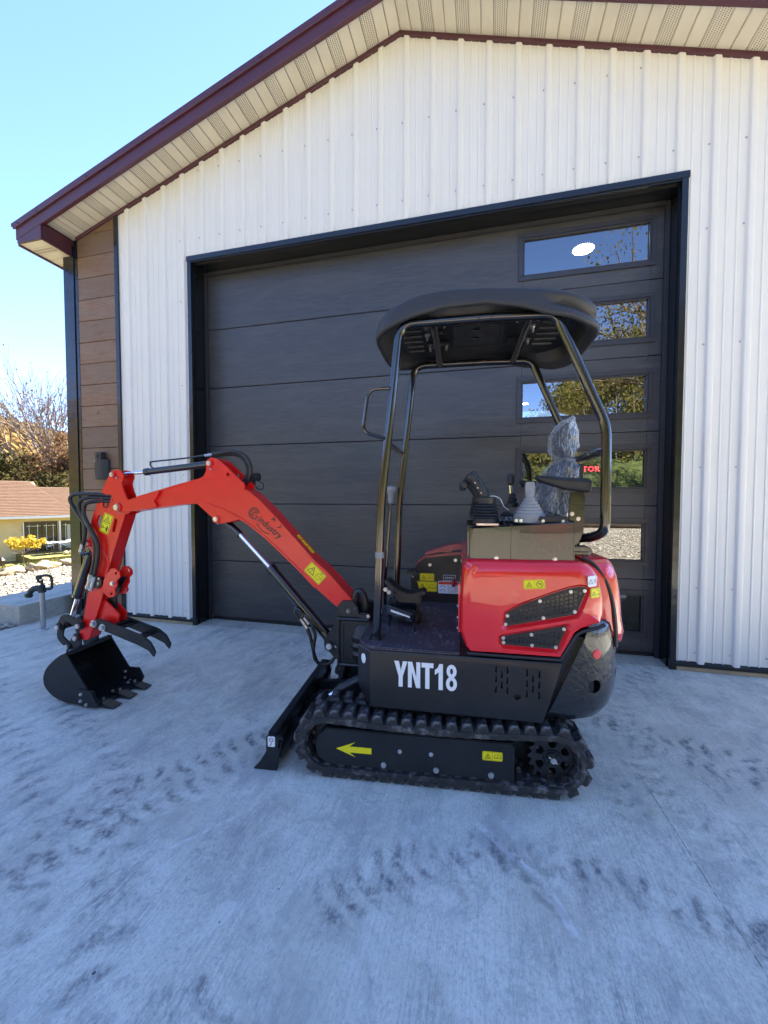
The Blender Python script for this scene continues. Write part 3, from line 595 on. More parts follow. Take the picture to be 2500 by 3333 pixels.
# eave return box at the left corner, eave soffit and fascia running back
zb = 3.940
mb = MB(); mb.prism([(-1.838, zb), (-1.517, zb), (-1.517, zs(-1.517)-.024), (-1.838, zs(-1.838)-.024)], -.333, -.313, bev=.002, seg=1)
mb.box(-1.530, -1.510, -.3125, -.001, zb, zs(-1.53)-.0)
mb.build('eave_return', M['maroon'], gar)
mb = MB(); mb.prism([(-1.855, zb-.012), (-1.835, zb-.012), (-1.835, zs(-1.85)+.13), (-1.855, zs(-1.85)+.13)], -.3128, DEP); mb.build('eave_fascia', M['maroon'], gar, False)
yy = -.311; k = 0
while yy < 4:
    mb = MB(); w = .098
    mb.box(-1.834, -1.531 if yy < 0 else -1.635, yy, yy+w-.006, zb+.004, zb+.010); mb.mi = 1
    if k % 3 == 1:
        for q in range(9):
            for e in range(2): mb.box(-1.815+q*.03, -1.815+q*.03+.012, yy+.018+e*.036, yy+.042+e*.036, zb+.0032, zb+.0045)
    mb.mi = 0; mb.build('eave_soffit_panel', [M['soffit'], M['soffithole']], gar, False); yy += w; k += 1

# --- wall lamp on the planks
wlp = thing('wall_lamp', 'dark half round wall lamp with small sensor head on the brown planks', 'lamp', (-1.1465, -.013, 1.515))
half = [(.085*math.cos(a), -.085*math.sin(a)*1.05) for a in np.linspace(0, PI, 15)]
mb = MB(); mb.prism(half, 0, .216, 'z', bev=.003, seg=1); o = mb.build('lamp_housing', M['lampcase'], wlp)
c = MB(); c.prism([(-.075, .035), (.012, .035), (.012, .170), (-.075, .178)], -.2, -.052, 'y'); cut(o, c)
mb = MB(); mb.box(-.072, .010, -.0515, -.049, .037, .165); mb.build('lamp_recess', M['trim'], wlp, False)
mb = MB(); mb.prism(rnd([(-.045, .218), (.045, .218), (.045, .292), (-.045, .292)], .014), -.075, -.012, bev=.006); mb.build('sensor_head', M['lampcase'], wlp)
mb = MB(); mb.lathe([(.0, -.004), (.016, -.003), (.026, .004), (.030, .012)], (-.004, -.082, .256), (0, 1, 0), 4); mb.build('sensor_lens', M['lens'], wlp, False)
mb = MB(); mb.box(-.055, -.047, -.0735, -.066, .192, .200); mb.build('indicator', M['reflw'], wlp, False)

# --- inside the garage, seen through the panes
for i, (p, lb) in enumerate((((4.008, 2.0, 4.371), 'round lit ceiling lamp seen through the top door window'), ((4.02, 10.5, 4.371), 'distant lit ceiling lamp seen through the third door window'))):
    cl = thing('ceiling_lamp', lb, 'ceiling lamp', p, 0, 'lamps lit inside the garage')
    mb = MB(); mb.lathe([(.118, 0), (.122, .004), (.122, .012), (.01, .014)], (0, 0, 0), (0, 0, 1), 28); mb.build('lamp_diffuser', M['lit'], cl)
    mb = MB(); mb.lathe([(.124, .002), (.150, .0), (.152, .020), (.128, .036), (.05, .06), (.001, .06)], (0, 0, 0), (0, 0, 1), 28); mb.build('lamp_housing', M['lampcase'], cl)

def text_polys(s, size=1.0, shear=0, sx=1.0, off=0.0, space=1.0):
    cu_ = bpy.data.curves.new('t', 'FONT'); cu_.body = s; cu_.size = size; cu_.shear = shear; cu_.offset = off; cu_.space_character = space; cu_.resolution_u = 3
    o = bpy.data.objects.new('t', cu_); COL.objects.link(o); dg = bpy.context.evaluated_depsgraph_get(); dg.update()
    m = bpy.data.meshes.new_from_object(o.evaluated_get(dg)); V = [(v.co.x*sx, v.co.y) for v in m.vertices]; F = [tuple(p.vertices) for p in m.polygons]
    bpy.data.objects.remove(o); bpy.data.curves.remove(cu_); bpy.data.meshes.remove(m); return V, F
bn = thing('letter_banner', 'dark banner with red letters TOR inside the garage behind the door window', 'sign', (4.445, 3.95, 1.60))
mb = MB(); mb.box(-.55, .34, .0, .02, -.12, .36); mb.build('sign_board', M['interior'], bn, False)
V, F = text_polys('TOR', .118, 0, 1.05, .004, 1.12); mb = MB(); mb.faces([(x_, -.004, y_+.165) for x_, y_ in V], F); mb.build('red_lettering', M['redglow'], bn, False)
V, F = text_polys('RCE\u2014', .085, 0, 1.1, .0, 1.05); mb = MB(); mb.faces([(x_-.02, -.004, y_+.055) for x_, y_ in V], F); mb.build('grey_lettering', M['greyglow'], bn, False)

# ================================================================ YARD HYDRANT
hy = thing('yard_hydrant', 'green yard hydrant with loop handle on a galvanised pipe', 'hydrant', (-1.39, -.51, 0), R(25))
mb = MB(); mb.cyl((0, 0, 0), (0, 0, .40), .021, n=16); mb.lathe([(.045, 0), (.04, .01), (.022, .016)], (0, 0, 0)); mb.build('pipe', M['galv'], hy)
mb = MB(); mb.lathe([(.020, .372), (.034, .378), (.036, .41), (.026, .424), (.03, .435), (.02, .452), (.012, .456), (.012, .50)], (0, 0, 0))
mb.tube(smooth_path([(-.01, 0, .415), (-.05, 0, .418), (-.085, 0, .405), (-.108, 0, .372), (-.118, 0, .34)], 4), [.030]*8+[.027]*4+[.024]*5, 12); mb.lathe([(.030, -.012), (.034, -.004), (.034, .018), (.022, .024)], (-.118, 0, .345), (.25, 0, 1)); mb.build('head', M['hydrant'], hy)
mb = MB(); mb.tube(smooth_path([(.03, 0, .405), (.078, 0, .41), (.088, 0, .45), (.082, 0, .52), (.05, 0, .545), (.0, 0, .54), (-.035, 0, .53), (-.03, 0, .49), (-.005, 0, .47)], 5), .0125, 10); mb.box(-.05, .0, -.012, .012, .505, .545, .005); mb.build('lever_handle', M['hydrant'], hy)

# ================================================================ HOUSE ACROSS THE LAWN
ho = thing('house', 'tan sided house with brown shingle roof beyond the gravel', 'house', (-19.01, 10.25, -1.76), math.atan2(.923, .384))
mb = MB(); mb.box(-7, 6, .46, 6, -.3, 2.2); mb.build('wall', M['housesiding'], ho, False)
z = .0
while z < 2.12:
    for (a, b) in ((-7, .86), (3.4, 6)):
        zt = min(z+.165, 2.14)
        mb = MB(); mb.prism([(.415, z), (.44, z), (.458, zt), (.446, zt)], a, b, 'x'); mb.build('siding_board', M['housesiding'], ho, False)
    z += .165
mb = MB(); mb.box(.86, 3.4, .43, .455, 1.86, 2.14); mb.build('header_board', M['housesiding'], ho, False)
for (a, b, kind) in ((.95, 1.60, 'leaf'), (1.64, 2.20, 'dark'), (2.42, 3.05, 'curtain')):
    mb = MB(); mb.box(a-.03, b+.03, .40, .456, .35, .40); mb.box(a-.03, b+.03, .40, .456, 1.80, 1.86); mb.box(a-.03, a+.0, .40, .456, .401, 1.799); mb.box(b, b+.03, .40, .456, .401, 1.799)
    fr = mb.build('door_frame', M['bronze'], ho, False)
    mb = MB(); mb.box(a+.001, b-.001, .43, .455, .401, 1.799); mb.build('door_glass', M['darkglass'], fr, False)
    mb = MB()
    for q in (.25, .75): mb.box(a+(b-a)*q-.008, a+(b-a)*q+.008, .416, .429, .42, 1.72)
    mb.box(a+.04, b-.04, .415, .4155+.012, 1.63, 1.646); mb.build('glazing_bar', M['housewhite'], fr, False)
    if kind == 'curtain': mb = MB(); mb.box(a+.22, b-.12, .4165, .4285, .401, 1.62); mb.build('curtain', M['curtain'], fr, False)
for a, b in ((.87, .915), (2.30, 2.37)): mb = MB(); mb.box(a, b, .385, .455, .3, 1.86); mb.build('door_casing', M['housewhite'], ho, False)
def shingles(x0, x1, y0, z0, y1, z1, xr=None):
    n = 24; L = math.hypot(y1-y0, z1-z0)
    for k in range(n):
        a, b = k/n, (k+1)/n
        ya, za, yb, zb_ = y0+(y1-y0)*a, z0+(z1-z0)*a, y0+(y1-y0)*b, z0+(z1-z0)*b
        xe = x1 if xr is None else x1+(xr-x1)*b
        mb = MB(); mb.prism([(ya-.02, za-.002), (yb, zb_-.012), (yb, zb_+.006), (ya-.02, za+.014)], x0, xe, 'x'); mb.build('shingle_course', M['shingle'], ho, False)
shingles(-7.3, 2.95, 0, 2.165, 3.0, 3.93, 1.75)
shingles(1.9, 6.3, 0.001, 2.16, 2.55, 3.62)
mb = MB(); mb.prism([(0, 2.13), (3.0, 3.9), (6.0, 2.13)], -7.2, 1.9, 'x'); mb.prism([(.02, 2.13), (2.55, 3.58), (5.9, 2.13)], 1.901, 6.2, 'x'); mb.build('roof_deck', M['housesiding'], ho, False)
mb = MB(); mb.box(-7.3, 6.3, -.035, -.003, 2.04, 2.16); mb.build('fascia', M['housewhite'], ho, False)
mb = MB(); mb.box(-7.3, 6.3, -.0025, .41, 2.10, 2.125); mb.build('soffit', M['housewhite'], ho, False)
mb = MB(); mb.box(.6, 6, -2.3, .40, -.3, .33); o = mb.build('patio', M['lawn'], None, False, kind='structure'); o.location = ho.location; o.rotation_euler = ho.rotation_euler
mh = Matrix.Translation(ho.location) @ Matrix.Rotation(ho.rotation_euler.z, 4, 'Z')
def at_house(x, y, z): return tuple(mh @ Vector((x, y, z)))
pt = thing('patio_table', 'wrought iron patio table before the dark house doors', 'table', at_house(2.15, -.9, .33), ho.rotation_euler.z)
mb = MB(); mb.box(-.75, .75, -.38, .38, .50, .525); mb.build('table_top', M['bronze'], pt, False)
for sx in (-.66, .66):
    for sy in (-.3, .3): mb = MB(); mb.tube(smooth_path([(sx, sy, .50), (sx*.85, sy*.8, .3), (sx*1.05, sy*1.1, .0)], 4), .016, 6); mb.build('leg', M['bronze'], pt)
mb = MB(); mb.tube([(-.6, -.31, .25), (.6, -.31, .25)], .012, 6); mb.tube([(-.5, -.31, .05), (.0, -.31, .45), (.5, -.31, .05)], .010, 6); mb.build('brace', M['bronze'], pt)
def cloth(name, lb, cat, mat, x0, x1, y0, y1, zt, drop, seed, amp=.05):
    n = 22; V = []
    for j in range(n+1):
        for i in range(n+1):
            u, v = i/n, j/n; x = x0+(x1-x0)*u; y = y0+(y1-y0)*v
            z = zt + amp*(math.sin(9*u+seed)*math.cos(7*v+seed*2)+.5*math.sin(19*u*v+seed)) + amp
            if v < .25: z -= drop*(1-v/.25)*(.6+.4*math.sin(8*u+seed)); y += .10*(1-v/.25)
            V.append((x, y, z))
    F = [(j*(n+1)+i, j*(n+1)+i+1, (j+1)*(n+1)+i+1, (j+1)*(n+1)+i) for j in range(n) for i in range(n)]
    o = mesh_np(name, V, F, M[mat], smooth=True); o.location = at_house(2.15, -.9, .33); o.rotation_euler = ho.rotation_euler; return tag(o, lb, cat)
cloth('cloth', 'pale blue crumpled cloth lying on the patio table', 'cloth', 'cloth_blue', -.72, .10, -.42, .2, .53, .18, 1.0, .03)
cloth('cushion', 'patterned grey cushion heaped on the right of the patio table', 'cushion', 'cloth_grey', .02, .62, -.30, .34, .53, .05, 3.2, .07)
for i, (x, y, s, lb) in enumerate(((1.98, -1.75, .115, 'leftmost pale gourd in the row below the patio table'), (2.22, -1.78, .13, 'second gourd from the left below the patio table'), (2.46, -1.74, .12, 'third gourd from the left below the patio table'), (2.70, -1.76, .125, 'rightmost pale gourd below the patio table'))):
    gd = thing('gourd', lb, 'gourd', at_house(x, y, .33+s*.8), 0, 'pale gourds on the patio')
    bm = bmesh.new(); bmesh.ops.create_uvsphere(bm, u_segments=24, v_segments=12, radius=s)
    for v in bm.verts:
        a = math.atan2(v.co.y, v.co.x); k = 1+.06*math.cos(8*a); v.co.x *= k; v.co.y *= k; v.co.z *= .8
    m = bpy.data.meshes.new('gourd_body'); bm.to_mesh(m); bm.free(); m.materials.append(M['gourd']); link('gourd_body', m, gd)
    mb = MB(); mb.tube([(0, 0, s*.72), (.01, 0, s*1.05), (.03, 0, s*1.2)], [.02, .014, .012], 6); mb.build('gourd_stalk', M['bark'], gd)
lp = thing('lantern_post', 'dark lantern on a thin post at the left edge of the lawn', 'lantern', (-12.25, 6.0, h_ground(-12.25, 6.0)))
mb = MB(); mb.cyl((0, 0, -.05), (0, 0, .62), .022, n=10); mb.build('post', M['bronze'], lp)
mb = MB(); mb.lathe([(.03, .62), (.075, .65), (.10, .83), (.03, .92), (.01, .97)], (0, 0, 0), (0, 0, 1), 6); mb.build('lantern_head', M['bronze'], lp, False)

# ================================================================ PLANTS
def leaf_quads(pts, size, tilt=1.0, droop=0):
    n = len(pts); P = np.asarray(pts, float)
    a = RNG.normal(size=(n, 3)); a /= np.linalg.norm(a, axis=1)[:, None]; b = RNG.normal(size=(n, 3)); b -= (a*b).sum(1)[:, None]*a; b /= np.linalg.norm(b, axis=1)[:, None]
    s = (size*RNG.uniform(.6, 1.4, n))[:, None]
    V = np.stack([P-a*s, P+b*s*.55, P+a*s, P-b*s*.55], 1).reshape(-1, 3)
    return V, np.arange(4*n).reshape(-1, 4)
def clump_points(centers, radii, per):
    out = []
    for c, r in zip(centers, radii):
        d = RNG.normal(size=(per, 3)); d /= np.linalg.norm(d, axis=1)[:, None]; d *= (RNG.uniform(.25, 1, per)**.6)[:, None]*np.asarray(r)
        out.append(np.asarray(c)+d)
    return np.concatenate(out)
def grow(mb, p, d, L, r, depth, tips, spread=.5, lean=Vector((0, 0, 0))):
    n = 4; path = [p]; q = p.copy(); dd = d.copy()
    for i in range(n):
        dd = (dd + Vector((random.gauss(0, .10), random.gauss(0, .10), random.gauss(.03, .06))) + lean*.05).normalized(); q = q + dd*(L/n); path.append(q.copy())
    mb.tube(path, [r*(1-.12*i) for i in range(n+1)], 6 if depth > 2 else 4)
    if depth == 0: tips.append(q); return
    if depth <= 2: tips.extend(path[2:])
    for k in range(3 if depth > 1 else 4):
        ax = Vector((random.gauss(0, 1), random.gauss(0, 1), random.gauss(0, .6))).normalized()
        nd = (dd + ax*spread*random.uniform(.5, 1.2)).normalized()
        grow(mb, path[random.choice((2, 3, 4))] if k else path[-1], nd, L*random.uniform(.62, .82), r*.6, depth-1, tips, spread, lean)
# young yellow tree on the lawn
px, py = -10.9, 5.72; yt = thing('young_tree', 'young tree with bright yellow leaves on a thin stem before the tan house', 'tree', (px, py, h_ground(px, py)))
mb = MB(); tips = []; mb.tube([(0, 0, -.1), (.01, 0, .4), (0, .01, .95)], [.020, .017, .014], 6)
for k in range(7): grow(mb, Vector((0, 0, .82)), Vector((math.cos(k*.9), math.sin(k*.9), .35)).normalized(), .34, .009, 1, tips, .5)
mb.build('trunk', M['twig'], yt)
cen = [(RNG.uniform(-.40, .40), RNG.uniform(-.40, .40), RNG.uniform(1.02, 1.26)) for _ in range(26)]
V, F = leaf_quads(clump_points(cen, [.10]*26, 48), .040); mesh_np('crown', V, F, M['yellowleaf'], yt)
# shrubs behind the house
def place(px_, D):
    dx = (px_-1250)/1319.9; return (2.897 + D*(-.24713+dx*.96893), -3.549 + D*(.96831+dx*.24733))
sh_labels = ('dark evergreen shrub behind the house roof at the left picture edge', 'olive green shrub second from the left behind the house roof', 'broad dark shrub in the middle behind the house roof', 'brown leaved shrub under the bare branches behind the house', 'tall brown shrub beside the black corner post behind the house', 'low dark shrub behind the lower house roof')
for i, (px_, D, w, top, mat) in enumerate(((-20, 29, 3.0, 4.7, 'darkleaf'), (55, 31, 2.6, 4.3, 'darkleaf'), (120, 30, 3.0, 4.0, 'brownleaf'), (180, 33, 3.2, 5.2, 'brownleaf'), (240, 32, 2.6, 6.2, 'brownleaf'), (205, 28.5, 2.4, 3.0, 'darkleaf'))):
    x, y = place(px_, D); b = thing('shrub', sh_labels[i], 'shrub', (x, y, -1.8), 0, 'shrubs behind the house')
    mb = MB(); tips = []
    for k in range(4): grow(mb, Vector((RNG.normal(0, .3), RNG.normal(0, .3), 0)), Vector((RNG.normal(0, .3), RNG.normal(0, .3), 1)).normalized(), top*.42, .09, 2, tips, .6)
    mb.build('trunk', M['bark'], b)
    n = 46; cen = [(RNG.normal(0, w*.42), RNG.normal(0, w*.42), RNG.uniform(.8, top+1.4)) for _ in range(n)]
    V, F = leaf_quads(clump_points(cen, [RNG.uniform(.4, .9) for _ in range(n)], 95), .13); mesh_np('crown', V, F, M[mat], b)
# tall tree losing its leaves
x, y = place(246, 36); bt = thing('bare_tree', 'tall tree with nearly bare spreading branches behind the house', 'tree', (x, y, -1.8))
mb = MB(); tips = []
ux = Vector((.9689, .2473, 0))                                      # across the view
for k, (s, zz_) in enumerate(((-.55, 1.0), (-.30, 1.0), (-.1, 1.1), (.12, 1.0), (-.8, .9), (.4, 1.0), (-1.0, .75), (-.45, .9), (-.7, 1.1), (-.2, 1.3))):
    grow(mb, Vector((random.gauss(0, .25), random.gauss(0, .25), -.2)), (ux*s + Vector((random.gauss(0, .15), random.gauss(0, .15), zz_))).normalized(), 5.4, .15, 4, tips, .42, Vector((0, 0, .4)))
mb.build('trunk', M['twig'], bt)
tp = np.array([tuple(p) for p in tips]); w = np.exp(-np.maximum(0, tp[:, 2]-2.5)/3.0); w /= w.sum()
sel = tp[RNG.choice(len(tp), 1900, p=w)] + RNG.normal(0, .22, (1900, 3)); V, F = leaf_quads(sel, .10); mesh_np('crown', V, F, M['brownleaf'], bt)
# far autumn hill, left
hv = []; hf = []; na, nd = 200, 18
def hill_h(az, d):
    crest = 43 + 5*math.sin(az*7) - 95*max(0, az+R(59)) + 20*min(.4, max(0, -az-R(64)))
    if az > R(-40) or az < R(-150): crest = max(crest, 22 + 8*math.sin(az*3+1) + 5*math.sin(az*7))
    return -2 + max(6, crest)*sstep((d-90)/190)
for i in range(na+1):
    az = -PI + i/na*2*PI
    for j in range(nd+1):
        d = 90 + 330*j/nd; hv.append((2.9+math.sin(az)*d, -3.5+math.cos(az)*d, hill_h(az, d)))
for i in range(na):
    for j in range(nd): k = i*(nd+1)+j; hf.append((k, k+1, k+nd+2, k+nd+1))
mesh_np('hills', hv, hf, M['hill'], smooth=True, kind='structure')
ico = bmesh.new(); bmesh.ops.create_icosphere(ico, subdivisions=1, radius=1); iv = np.array([tuple(v.co) for v in ico.verts]); ifc = np.array([[v.index for v in f.verts] for f in ico.faces]); ico.free()
V = []; F = []
for k in range(9500):
    az = R(RNG.uniform(-72, -38) if k < 3600 else RNG.uniform(-180, 180)); d = RNG.uniform(95, 285); z = hill_h(az, d); s = RNG.uniform(1.3, 2.9)
    p = iv*np.array([s, s, s*1.25])*RNG.uniform(.75, 1.25, (len(iv), 1)) + np.array([2.9+math.sin(az)*d, -3.5+math.cos(az)*d, z+s*.8]); V.append(p); F.append(ifc+len(iv)*k)
mesh_np('autumn_forest', np.concatenate(V), np.concatenate(F), M['autumnleaf'], kind='stuff')

# ================================================================ ACROSS THE YARD, SEEN IN THE WINDOW PANES
pts = []; tr = MB(); sz = []
for k in range(230):
    x = RNG.uniform(-24, 34); y = RNG.uniform(-50, -21.5); z = h_ground(x, y)
    azm = math.degrees(math.atan2(x-2.9, -y+3.96)); dist = math.hypot(x-2.9, y-3.96)
    H = 1.32 + dist*math.tan(R(float(np.interp(azm, [-40, -5, 1, 4, 8, 11, 15, 40], [9, 8, 8, 9.5, 13.5, 17, 21, 24]))))*RNG.uniform(.8, 1.0) - z
    if H < 1.5: continue
    tr.tube([(x, y, z-.3), (x+random.gauss(0, .2), y, z+H*.5), (x+random.gauss(0, .5), y+random.gauss(0, .4), z+H)], [.05, .035, .01], 5)
    n = 18; cen = [(x+RNG.normal(0, .9), y+RNG.normal(0, .9), z+RNG.uniform(.06, .92)*H) for _ in range(n)]
    pts.append(clump_points(cen, [.55+.05*H]*n, 60))
tr.build('woods_trunks', M['bark'], None, kind='stuff')
P_ = np.concatenate(pts); V, F = leaf_quads(P_, .13)
mesh_np('woods', V, F, M['greenleaf'], kind='stuff')
for (x, y, H, lb) in ((12.4, -14.0, 13.5, 'tall leafy tree mirrored in the upper door windows'),):
    t_ = thing('yard_tree', lb, 'tree', (x, y, 0)); mb = MB(); tips = []
    for k in range(3): grow(mb, Vector((0, 0, -.2)), Vector((random.gauss(0, .2), random.gauss(0, .2), 1)).normalized(), H*.36, .16, 3, tips, .5)
    mb.build('trunk', M['bark'], t_)
    tp = np.array([tuple(p) for p in tips]); sel = tp[RNG.choice(len(tp), 14000)] + RNG.normal(0, .38, (14000, 3)); V, F = leaf_quads(sel, .065); mesh_np('crown', V, F, M['greenleaf'], t_)
lg = thing('timber_barrier', 'dark timber lying along the far gravel edge mirrored in the door window', 'timber', (6.5, -15.6, 0))
mb = MB(); mb.tube([(-4, 0, .22), (0, .1, .22), (5, 0, .22)], .22, 12); mb.build('timber', M['wreath'], lg)
def carrier(x, lb):
    c = thing('red_carrier', lb, 'machine', (x, -17.2, h_ground(x, -17.2)), R(6), 'red machines parked across the yard')
    mb = MB(); mb.prism(rnd([(-.8, 0), (.8, 0), (.8, .32), (-.8, .32)], .15), -.55, -.3); mb.prism(rnd([(-.8, 0), (.8, 0), (.8, .32), (-.8, .32)], .15), .3, .55); mb.build('track', M['satin'], c)
    mb = MB(); mb.prism(rnd([(-.75, .34), (.6, .34), (.75, .6), (.5, 1.05), (-.75, 1.0)], .08), -.5, .5, bev=.04); mb.build('body', M['red'], c)
    mb = MB(); mb.box(.1, .5, -.4, .4, 1.05, 1.3, .04); mb.build('seat', M['vinyl'], c)
carrier(5.0, 'red tracked machine mirrored in the door window at left of the pair'); carrier(6.9, 'red tracked machine mirrored in the door window at right of the pair')
# ================================================================ MINI EXCAVATOR  (x forward, y to the operator's left, z up)
ex = thing('mini_excavator', 'red and black mini excavator with canopy, YNT18 lettering and bucket on the ground', 'excavator', (2.624, -1.273, 0), R(183.8))
TR = R(2.4)                                                          # the undercarriage stands turned a little against the upper body
def lower(o): o.rotation_euler = (0, 0, TR); return o
def bolt(mb, p, d, r=.009, h=.008, washer=True):
    P = Vector(p); D = Vector(d)
    if washer: mb.cyl(P, P+D*.002, r*1.18, n=14)
    mb.cyl(P+D*.002, P+D*h, r, n=6, bev=r*.15)
def stroke(pts, w, closed=False):
    """polyline with width as quads (2D)"""
    V = []; F = []; n = len(pts)
    for i in range(n if closed else n-1):
        a = Vector(pts[i]); b = Vector(pts[(i+1) % n]); d = (b-a)
        if d.length < 1e-7: continue
        nn = Vector((-d.y, d.x)).normalized()*w/2; k = len(V); V += [tuple(a-nn), tuple(b-nn), tuple(b+nn), tuple(a+nn)]; F.append((k, k+1, k+2, k+3))
    return V, F
def poly(pts): return list(pts), [tuple(range(len(pts)))]
def g_tri(cx, cy, s): 
    t = [(cx-s, cy-s*.8), (cx+s, cy-s*.8), (cx, cy+s*.95)]
    return [stroke(t, s*.17, True), stroke([(cx-s*.35, cy-s*.45), (cx-s*.05, cy-s*.1), (cx+s*.1, cy-s*.45), (cx+s*.4, cy-s*.45)], s*.16), poly(circle(cx, cy+s*.18, s*.14, 8))]
def g_excl(cx, cy, s):
    t = [(cx-s, cy-s*.8), (cx+s, cy-s*.8), (cx, cy+s*.95)]
    return [stroke(t, s*.17, True), stroke([(cx, cy+s*.4), (cx, cy-s*.25)], s*.18), poly(circle(cx, cy-s*.5, s*.12, 8))]
def g_book(cx, cy, s):
    return [stroke([(cx, cy-s*.5), (cx-s*.5, cy-s*.38), (cx-s, cy-s*.5), (cx-s, cy+s*.5), (cx-s*.5, cy+s*.62), (cx, cy+s*.5), (cx+s*.5, cy+s*.62), (cx+s, cy+s*.5), (cx+s, cy-s*.5), (cx+s*.5, cy-s*.38), (cx, cy-s*.5), (cx, cy+s*.5)], s*.10), stroke([(cx-s*1.15, cy-s*.3), (cx-s*1.15, cy-s*.66), (cx+s*1.15, cy-s*.66), (cx+s*1.15, cy-s*.3)], s*.08)]
def g_frame(w, h, m=.03): 
    k = m*h*2; return [stroke([(k, k), (w-k, k), (w-k, h-k), (k, h-k)], h*.025, True)]
def decal(name, parent, o, rt, up, w, h, bg, glyphs=(), inks=None, th=.0012, rad=.006):
    """a printed label: a thin plate with its print raised a hair above it; rt and up in machine axes"""
    o = Vector(o); rt = Vector(rt).normalized(); up = Vector(up); up = (up-rt*up.dot(rt)).normalized(); nrm = rt.cross(up)
    mats = [M[bg], M['ink'], M['redink'], M['white'], M['greyplastic']]
    mb = MB(); pl = rnd([(0, 0), (w, 0), (w, h), (0, h)], min(rad, h*.2), 2)
    mb.loft([[tuple(o+rt*x+up*y+nrm*e) for x, y in pl] for e in (-.002, th)])
    for i, g in enumerate(glyphs):
        V, F = g; mb.mi = 1 if inks is None else inks[i]; lay = th + .0004 + .00004*(i % 7)
        mb.faces([tuple(o+rt*x+up*y+nrm*lay) for x, y in V], F)
    return mb.build(name, mats, parent, False)
NX = (-1, 0, 0); UP = (0, 0, 1)
def warn(name, parent, o, w, h, kind='tri', rt=NX, up=UP, second='book', bg='yellow'):
    gl = g_frame(w, h) + (g_tri if kind == 'tri' else g_excl)(w*.27, h*.47, h*.30)
    gl += [stroke([(w*.5, h*.07), (w*.5, h*.93)], h*.02)]
    if second == 'book': gl += g_book(w*.76, h*.52, w*.15)
    else:
        gl += [stroke(circle(w*.75, h*.5, h*.34, 20), h*.05, True), stroke([(w*.75-h*.24, h*.74), (w*.75+h*.24, h*.26)], h*.05), stroke([(w*.66, h*.42), (w*.72, h*.60), (w*.84, h*.56), (w*.80, h*.44)], h*.05)]
    return decal(name, parent, o, rt, up, w, h, bg, gl)

